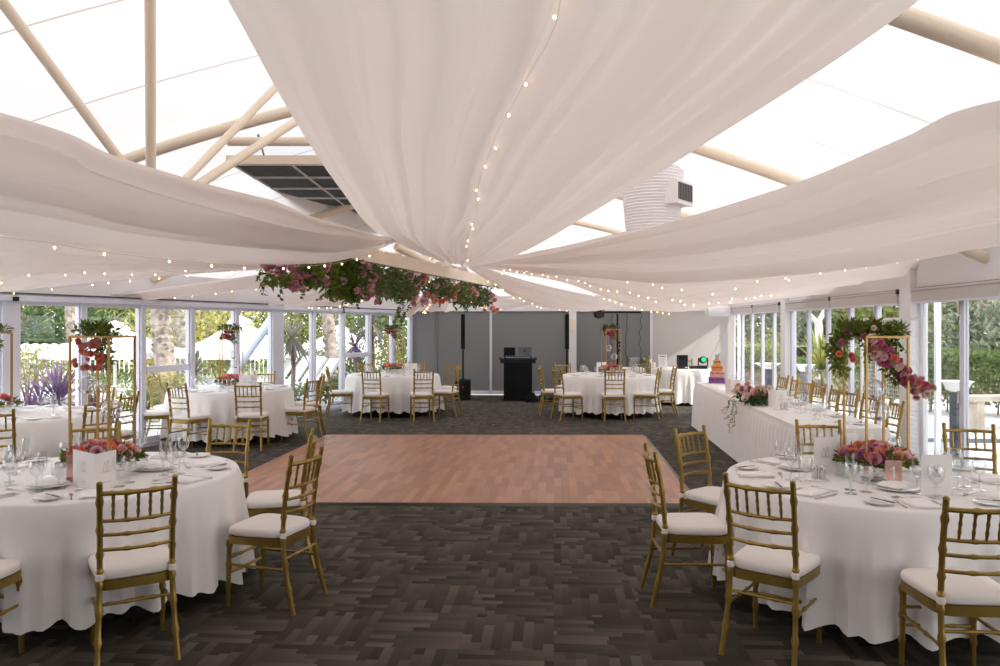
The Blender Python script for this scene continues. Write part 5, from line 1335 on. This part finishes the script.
for k in range(9):
    for j in range(2): b.grid(lambda u, v, k=k, j=j: (-1.1 + k * .27 + .17 * math.cos(2 * PI * u) * math.sin(PI * v), .2 * math.sin(2 * PI * u) * math.sin(PI * v), .75 + j * .28 + .17 * math.cos(PI * v)), 8, 6)
b.grid(lambda u, v: (-1.3 + 2.7 * u, .15 + .2 * math.sin(9 * u), -.12 + .95 * v), 20, 6); b.build('stones', 'stone', t)

# right garden
b = MB(); b.add([V((x, y, -.095)) for x, y in ((5.0, 20.5), (40, 17.5), (40, 60), (5.0, 60))], [(0, 1, 2, 3)]); struct(b.build('garden_bed', 'soil', smooth=False))
b = MB()
b.add([V((x, y, z)) for x, y, z in ((4.0, 32, .85), (60, 26, .85), (60, 55, 1.5), (4, 55, 1.5))], [(0, 1, 2, 3)]); struct(b.build('lawn', 'lawn', smooth=False))
b = MB(); b.seg((9.0, 21.5), (16.2, 18.2), -.12, .62, .15); b.seg((9.0, 21.42), (16.2, 18.12), .60, .68, .2); o = b.build('retaining_wall', 'sleeper', smooth=False); tag(o, 'pale timber retaining wall across the right paving', 'wall')
hedge(gl(846, 19), gl(935, 16.0), 1.1, 1.05, 'leaf_mid', 'broad clipped hedge beyond the tall pink flower stand', 2600, .12)
hedge(gl(925, 16.5), gl(1060, 15.0), 1.3, 1.12, 'leaf_mid', 'flowering green hedge beyond the wide right door', 3400, .12)
for px, d, h, rx, m, bk, lab in ((748, 34, 5.2, 3.0, 'leaf_grey', 'bark', 'grey brown tree beyond the doors in the back corner'), (772, 37, 5.8, 3.4, 'leaf_mid', 'bark', 'mid green tree beyond the second corner doors'), (800, 36, 6.0, 3.0, 'leaf_dark', 'bark', 'dark tree left of the bare white trunk'),
                                 (850, 33, 5.6, 3.2, 'leaf_grey', 'bark', 'pale green tree behind the pink stand garland'), (893, 30, 5.4, 3.2, 'leaf_bright', 'bark', 'yellow green tree beyond the mesh screen'), (838, 40, 6.5, 4.0, 'leaf_mid', 'bark', 'tall green tree far behind the white trunk'),
                                 (950, 30, 5.0, 2.8, 'leaf_grey', 'pale_bark', 'grey leaved gum tree beyond the wide glass door'), (978, 28, 4.6, 2.6, 'leaf_grey', 'pale_bark', 'grey leaved gum tree at the right picture edge'), (1010, 26, 4.6, 2.8, 'leaf_grey', 'bark', 'green tree outside the right picture edge'), (935, 38, 6.2, 3.5, 'leaf_grey', 'bark', 'hazy far tree behind the grey leaved gums')):
    blob_tree(gl(px, d), h, rx, 3.2, m, bk, lab, n=3000, ls=.24)
t = thing('bare_tree', 'bare white branched tree beyond the doors right of the second white post', 'tree', gl(818, 26)); b = MB()
b.tube([(0, 0, -.12), (.05, 0, 1.2), (.0, 0, 1.9)], [.19, .15, .12], 9)
for q in ([(0, 0, 1.75), (-.35, .1, 2.2), (-.45, 0, 2.7), (-.8, 0, 3.3)], [(0, 0, 1.8), (.28, 0, 2.3), (.35, .1, 3.0), (.7, 0, 3.6)], [(-.4, .05, 2.4), (-.9, 0, 2.55), (-1.3, 0, 2.9)], [(.3, 0, 2.4), (.05, 0, 2.9), (.0, .1, 3.5)]): b.tube(q, [.09, .07, .05, .03][:len(q)], 7)
b.build('branches', 'pale_bark', t)
blade_plant(gl(822, 19.5), .55, 1.35, 110, 'leaf_palm', 'big arching pandanus beyond the doors right of the second white post', .07, droop=.8)
for px, d, w, h, m, lab in ((752, 25.5, 1.0, 1.1, 'leaf_mid', 'green bush above the timber retaining wall in the corner'), (776, 26, 1.1, 1.4, 'leaf_bright', 'light green bush above the timber retaining wall'), (762, 27, 1.2, 1.6, 'leaf_yellow', 'dry tan bush beyond the corner doors'), (806, 23.5, .8, .9, 'leaf_mid', 'dark green bush right of the second white post'),
                            (842, 23.5, 1.0, 1.2, 'leaf_mid', 'green bush behind the hedge near the pandanus'), (945, 19, 1.0, 1.05, 'leaf_bright', 'yellow flecked bush above the right hedge'), (985, 18, 1.0, 1.1, 'leaf_mid', 'green bush above the right hedge at the picture edge'), (905, 23.8, 1.1, 1.4, 'leaf_bright', 'light bush above the broad clipped hedge')):
    bush(gl(px, d), w, h, m, lab)
def bowl_fountain(loc, h, lab, R=.21):
    t = thing('bowl_pedestal', lab, 'fountain bowl', loc)
    MB().box((0, 0, (h - .16) / 2 - .06), (.13, .13, h - .04), .2).build('pedestal', 'slate', t, False)
    MB().lathe([(.09, h - .14), (.13, h - .12), (R * .85, h - .02), (R, h), (R * .95, h + .005), (R * .75, h - .03), (.02, h - .07)], 24, cap=False).build('bowl', 'china', t)
bowl_fountain(gl(957, 10.6), .93, 'white bowl on a slim dark pedestal outside the wide right door')
bowl_fountain(gl(805, 16.5), .86, 'white bowl on a dark pedestal outside right of the second white post')
bowl_fountain(gl(768, 19.5), .74, 'white bowl on a dark pedestal outside near the corner doors', .34)
t = thing('stone_bench', 'pale stone bench before the hedge at the right picture edge', 'bench', gl(995, 13.6), .1)
MB().box((0, 0, .42), (1.1, .4, .09)).build('seat', 'stone', t, False)
for s in (-.4, .4): MB().box((s, 0, .13), (.14, .36, .50)).build('leg', 'stone', t, False)
for px, d, lab in ((937.5, 9.9, 'white square post outside the left part of the wide right door'), (739, 19.6, 'white square post outside the corner door')):
    p = gl(px, d); o = MB().box((p[0], p[1], .98), (.06, .06, 2.2)).build('verandah_post', 'canvas_white', smooth=False); tag(o, lab, 'post')
b = MB(); b.add([V((x, y, -.112)) for x, y in ((5.6, 12.1), (14, 11.3), (14, 11.7), (5.6, 12.5))], [(0, 1, 2, 3)]); struct(b.build('path_strip', 'slate', smooth=False))

# unseen trees added beyond the right doors to keep sun off the head table
for x, y, h, rx, lab in ((11.5, .5, 8.5, 3.4, 'tall shade tree outside right of the camera'), (12.2, 5.0, 8.8, 3.2, 'tall shade tree outside the near right doors'), (13.2, 9.6, 8.8, 2.9, 'tall shade tree outside opposite the head table')):
    blob_tree((x, y, 0), h, rx, 5.0, 'leaf_mid', 'bark', lab, n=5200, ls=.34, low=.25, trunk=.2)
# ================================================================== LIGHT, CAMERA
w = bpy.data.worlds.new('sky'); SC.world = w; w.use_nodes = True; nt = w.node_tree; bg = nt.nodes['Background']; g = NG(nt)
tc = nt.nodes.new('ShaderNodeTexCoord'); z = g.sep(tc.outputs['Generated'])[2]
c = g.ramp(z, [(0.0, (.96, .94, .92)), (.15, (.96, .95, .95)), (1.0, (.78, .86, 1.0))]); nt.links.new(c, bg.inputs[0]); bg.inputs[1].default_value = 2.9
sd = bpy.data.lights.new('sun', 'SUN'); sd.energy = 5.2; sd.angle = rad(1.5); sd.color = (1, .94, .86); so = bpy.data.objects.new('sun', sd); COL.objects.link(so)
so.rotation_euler = V((-.78, .30, -.53)).to_track_quat('-Z', 'Y').to_euler()
cam = bpy.data.cameras.new('camera'); co = bpy.data.objects.new('camera', cam); COL.objects.link(co); co.location = (0, 0, H); co.rotation_euler = (PI / 2, 0, 0)
cam.sensor_width = 36; cam.lens = F / 1000 * 36; cam.shift_y = (HY - 333) / 1000; cam.clip_start = .02; cam.clip_end = 300
SC.camera = co
vs = SC.view_settings; vs.view_transform = 'Standard'; vs.look = 'None'; vs.gamma = 1; vs.use_curve_mapping = False; vs.exposure = 0.14
SC.cycles.max_bounces = 10; SC.cycles.diffuse_bounces = 5; SC.cycles.glossy_bounces = 4; SC.cycles.transmission_bounces = 8; SC.cycles.transparent_max_bounces = 24
SC.cycles.use_denoising = True; SC.cycles.sample_clamp_indirect = 6
